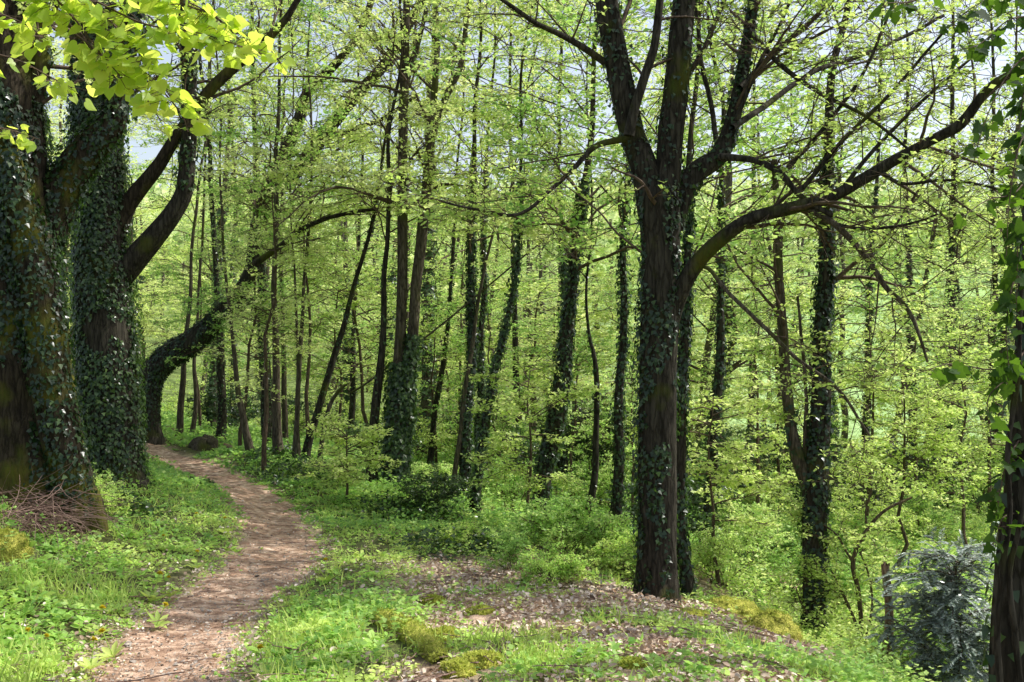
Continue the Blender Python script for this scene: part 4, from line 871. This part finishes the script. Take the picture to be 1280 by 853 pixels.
def stump(label, px, py, wpx, toppy, bark='bark', Y=None):
    p = hit(px, py) if Y is None else np.array([(px-CX)/F*Y, Y, h1((px-CX)/F*Y, Y)])
    w = wpx/2/F*p[1]; top = W(px, toppy, p[1])[2]-p[2]; t = thing('tree_stump', p, label, 'stump')
    mb = MB(); P = np.array([[0, 0, -.15], [0, 0, 0], [0.01, 0, top*.5], [0, 0, top]]); P[2] += [w*.5, w*.3, 0]; P[3] += [-w*.3, 0, 0]; P, r = resample(P, np.array([w*1.5, w*1.35, w, w*.9]), 24)
    tubes(mb, P+p, r, 22, 0, bark_disp(.22, 9, p[2], .3)); mb.build('trunk', M[bark], t, p)
    mb = MB(); n = 16; th = np.arange(n)*2*np.pi/n; rr = w*.95*(1+.08*np.sin(th*3)); V = np.vstack([np.stack([rr*np.cos(th), rr*np.sin(th), top+.02*rng.normal(size=n)], 1), [[0, 0, top-.01]]])
    mb.add(V, tris=np.array([[i, (i+1) % n, n] for i in range(n)])); mb.build('broken_top', M['wood'], t)
stump('tall broken stump coloured a sunlit brown in front of the narrow ivied trunk', 1108, 812, 9, 706, 'barkstump_lit', 8.3)
stump('low cut stump on the verge at the path bend', 254, 563, 22, 553, 'barkgrey')
# brush pile
c0 = hit(34, 650); mb = MB(); n = 420
A0 = c0+np.hstack([rng.normal(size=(n, 1))*.17, rng.normal(size=(n, 1))*.22, np.abs(rng.normal(size=(n, 1)))*.11]); A0[:, 2] = np.maximum(A0[:, 2], H(A0[:, 0], A0[:, 1])+.02)
d = nrm(np.stack([rng.normal(size=n)*.6+.8, rng.normal(size=n)*.5, rng.normal(size=n)*.4-.35], 1)); pts = [A0]
for k in range(5): pts.append(pts[-1]+d*rng.uniform(.05, .14, (n, 1))); d = nrm(d+rng.normal(size=d.shape)*.18)
P = np.stack(pts, 1); P[..., 2] = np.maximum(P[..., 2], H(P[..., 0], P[..., 1])+.015)
tubes(mb, P, np.linspace(1, .4, 6)[None]*rng.uniform(.0018, .0045, (n, 1)), 5)
o = mb.build('brush_pile', M['deadtwig'], None, c0); o.location = c0; tag(o, 'heap of reddish dead twigs at the foot of the huge ivy tree', 'brush pile')
# scattered twigs on the mound
mb = MB(); n = 700; X = rng.uniform(-2.6, 2.0, n); Y = rng.uniform(4.6, 10, n); k = (path_dist(np.stack([X, Y], 1)) > hw) | (rng.random(n) < .35); X, Y = X[k], Y[k]; n = len(X)
az = rng.uniform(0, 6.28, n); L = rng.uniform(.04, .3, n); s = np.linspace(0, 1, 5)[None]
PX = X[:, None]+np.cos(az)[:, None]*L[:, None]*s+.01*rng.normal(size=(n, 5)); PY = Y[:, None]+np.sin(az)[:, None]*L[:, None]*s+.01*rng.normal(size=(n, 5))
tubes(mb, np.stack([PX, PY, H(PX, PY)+.03+rng.uniform(0, .03, (n, 1))], -1), rng.uniform(.001, .003, (n, 1))*np.ones((1, 5)), 4)
tag(mb.build('fallen_twigs', M['deadtwig']), 'thin pale fallen twigs strewn over the leaf litter', 'twigs', kind='stuff')
# dandelions
def make_dandelion():
    t = thing('dandelion', (0, 0, 0), 'yellow dandelion', 'flower', 'dandelions in the herbs by the path'); hgt = .15
    mb = MB(); A = np.stack([np.linspace(0, .01, 6), np.zeros(6), np.linspace(-.02, hgt, 6)], 1); tubes(mb, A, np.full(6, .0022), 6); mb.build('stem', M['grass'], t)
    mb = MB(); n = 70; az = rng.uniform(0, 6.28, n); e = rng.uniform(.0, 1.3, n); d = np.stack([np.cos(az)*np.cos(e), np.sin(az)*np.cos(e), np.sin(e)], 1)
    leaves(mb, np.tile([.01, 0, hgt], (n, 1)), d, nrm(np.array([0, 0, 1.])+rng.normal(size=(n, 3))*.2), .021, OVAL, 0, width=.5); mb.build('flower_head', M['yellow'], t)
    mb = MB(); n = 7; az = np.arange(n)*.9; d = np.stack([np.cos(az)*.8, np.sin(az)*.8, np.full(n, .5)], 1); leaves(mb, np.zeros((n, 3)), d, np.array([0, 0, 1.]), .10, OVAL, 0, width=.6); mb.build('leaf', M['grass'], t)
    return t
d0 = make_dandelion()
for k, (px, py, lb) in enumerate([(113,838,'dandelion at the bottom left close to the path edge'),(142,822,'dandelion just right of the bottom left one'),(188,752,'dandelion near the middle of the left herbs, biggest'),
        (246,712,'dandelion by the left path edge at the widest herbs'),(282,668,'dandelion highest on the inner path bend'),(249,660,'dandelion left of the highest bend one'),
        (122,796,'dandelion halfway down the left herbs'),(58,826,'dandelion second from the left edge'),(38,816,'leftmost dandelion of the left herbs'),(212,748,'dandelion touching the path on the left'),
        (196,782,'dandelion nearest the path at lower left'),(332,846,'dandelion right of the path at the bottom'),(408,730,'dandelion on the right verge above the leafy herbs'),
        (150,640,'dandelion below the broad ivy tree'),(205,690,'dandelion in the shaded herbs left of the path')]):
    o = d0 if k == 0 else copy_tree(d0); p = hit(px, py); o.location = p; o['label'] = lb; o.rotation_euler = (rng.normal()*.2, rng.normal()*.2, rng.uniform(0, 6)); s = 1.25 if 'biggest' in lb else rng.uniform(.8, 1.1); o.scale = (s, s, s)

# ================================================================== THE WOOD BEHIND
def make_tree(name, hh, L, mt, lab, grp, nb=24, ivy=0, leaf=.085, lo=.22, per=5, sub=6, tw=4, dens=.9, r=.11, bark='bark', lean=.6, el=None):
    t = thing(name, (0, 0, 0), lab, 'tree', grp); n = 14
    A = np.stack([np.cumsum(rng.normal(size=n))*.10*lean+np.linspace(0, lean*rng.normal(), n), np.cumsum(rng.normal(size=n))*.10*lean, np.linspace(-.4, hh, n)], 1); A[:2, :2] = 0
    rr = np.linspace(r, r*.22, n); A, rr = resample(A, rr, 40)
    mb = MB(); tubes(mb, A, rr, 10, 0, bark_disp(.05)); mb.build('trunk', M[bark], t)
    m2 = MB(); BR, r0 = branches_from(A, rr, nb, hh*lo, hh, L, el or (20, 60)); grow(m2, BR, r0, sub, tw, leaf=leaf, per=per, flat=.35, density=dens, twL=.4)
    m2.build('crown', [M['twig'], M[mt]], t)
    if ivy: m3 = MB(); ivy_on(m3, A, rr, ivy, 0, .6, .09, .09); m3.build('ivy', M['ivyhaze'], t)
    return t
GB = 'trees deep in the wood'
BT = [make_tree('background_tree', 13, 3.0, 'green', 'ivied tree with pale green leaves deep in the wood', GB, 30, 600, r=.14, bark='barkhaze'),
      make_tree('background_tree', 11, 2.6, 'spring', 'yellow green leafy tree deep in the wood', GB+' with yellow green crowns', 30, 0, lo=.12, r=.09, bark='barkhaze'),
      make_tree('background_tree', 14, 3.0, 'far', 'slim bare stemmed tree deep in the wood', GB+' with slim bare stems', 22, 0, lo=.35, r=.10, bark='barkhaze', dens=.6, el=(30, 70)),
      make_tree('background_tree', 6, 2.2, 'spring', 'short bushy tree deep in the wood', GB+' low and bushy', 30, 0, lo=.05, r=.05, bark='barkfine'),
      make_tree('background_tree', 15, 2.8, 'spring', 'tall nearly bare tree deep in the wood', GB+' nearly bare', 26, 250, lo=.3, r=.13, dens=.35, bark='barkhaze', el=(35, 75))]
occ = [t[0][:2] for t in TREES]
usedb = set(); cnt = 0
def clear(x, y, d): return all((x-a)**2+(y-b_)**2 > d*d for a, b_ in occ)
tries = 0
rb = np.random.default_rng(77)
while cnt < 135 and tries < 6000:
    tries += 1
    Y = 19*(95/19)**(rb.random()**.85); X = rb.uniform(-.62, .62)*Y
    px = CX+X/Y*F
    if Y > 34 and 985 < px < 1075 and rb.random() < .9: continue     # the gap towards the meadow
    if Y > 50 and px > 700 and Y < 90 and rb.random() < .8: continue          # meadow stays open
    if Y < 26 and 900 < px < 1010: continue
    if not clear(X, Y, .9+.035*Y): continue
    if Y < 19: continue
    k = rb.choice(5, p=[.22, .24, .2, .22, .12]); o = BT[k] if k not in usedb else copy_tree(BT[k]); usedb.add(k)
    o.location = (X, Y, h1(X, Y)); s = rb.uniform(.8, 1.15)*(1+.004*Y); o.scale = (s, s, s*(.55 if 540 < px < 800 else .70)); o.rotation_euler = (rb.normal()*.03, rb.normal()*.04, rb.uniform(0, 6.28))
    occ.append((X, Y)); cnt += 1
print('bg trees', cnt, 'traced', len(TREES), 't', round(time.time()-T0, 1))
# far-off wood on the opposite hillside
mb = MB(); n = 900
X = rng.uniform(-140, 150, n); Y = rng.uniform(100, 230, n); P = np.stack([X, Y, H(X, Y)], 1); hgt = rng.uniform(7, 13, n)
K = 90; C = np.repeat(P, K, 0)+np.repeat(hgt, K)[:, None]*np.array([0, 0, .6]); dd = rdir(n*K); C = C+dd*np.repeat(hgt, K)[:, None]*np.array([.32, .32, .42])*rng.random((n*K, 1))**.4
leaves(mb, C, rdir(n*K), nrm(dd+np.array([0, 0, .6])), rng.uniform(.7, 1.5, n*K), KITE, 1, width=1.3)
tr = np.stack([P-np.array([0, 0, .5]), P+hgt[:, None]*np.array([0, 0, .8])], 1); tubes(mb, tr, np.full((n, 2), .14), 5)
tag(mb.build('distant_wood', [M['barkhaze'], M['far']]), 'distant wood on the opposite hillside, haze painted into its colours', 'wood', kind='stuff')

# ================================================================== SKY, SUN, CAMERA
el, azs = 53.0, 76.0       # azimuth measured from the viewing direction (+Y) to the right
sun = bpy.data.lights.new('sun', 'SUN'); sun.energy = 5.0; sun.angle = R(.55); sun.color = (1, .97, .91)
so = bpy.data.objects.new('sun', sun); COL.objects.link(so)
d = np.array([math.sin(R(azs))*math.cos(R(el)), math.cos(R(azs))*math.cos(R(el)), math.sin(R(el))])
from mathutils import Vector
so.rotation_euler = Vector(-d).to_track_quat('-Z', 'Y').to_euler(); so.location = (20, 10, 30)
w = bpy.data.worlds.new('World'); sc.world = w; w.use_nodes = True; nt = w.node_tree
bg = nt.nodes['Background']; sk = nt.nodes.new('ShaderNodeTexSky'); sk.sky_type = 'NISHITA'; sk.sun_disc = False; sk.sun_elevation = R(el); sk.sun_rotation = R(azs)
sk.dust_density = 2.5; sk.air_density = 1.0
hs = nt.nodes.new('ShaderNodeHueSaturation'); hs.inputs['Saturation'].default_value = .62; hs.inputs['Value'].default_value = 2.3; nt.links.new(sk.outputs[0], hs.inputs['Color']); nt.links.new(hs.outputs[0], bg.inputs[0]); bg.inputs[1].default_value = .097
cam = bpy.data.cameras.new('camera'); co = bpy.data.objects.new('camera', cam); COL.objects.link(co); sc.camera = co
co.location = (0, 0, CAMZ); co.rotation_euler = (R(90), 0, 0); cam.sensor_width = 36; cam.lens = 36*F/1280; cam.clip_end = 1500; cam.clip_start = .05
sc.view_settings.view_transform = 'Standard'; sc.view_settings.look = 'None'; sc.view_settings.exposure = 0
cy = sc.cycles; cy.max_bounces = 7; cy.diffuse_bounces = 4; cy.glossy_bounces = 2; cy.transmission_bounces = 4; cy.sample_clamp_indirect = 6
print('script done', round(time.time()-T0, 1))
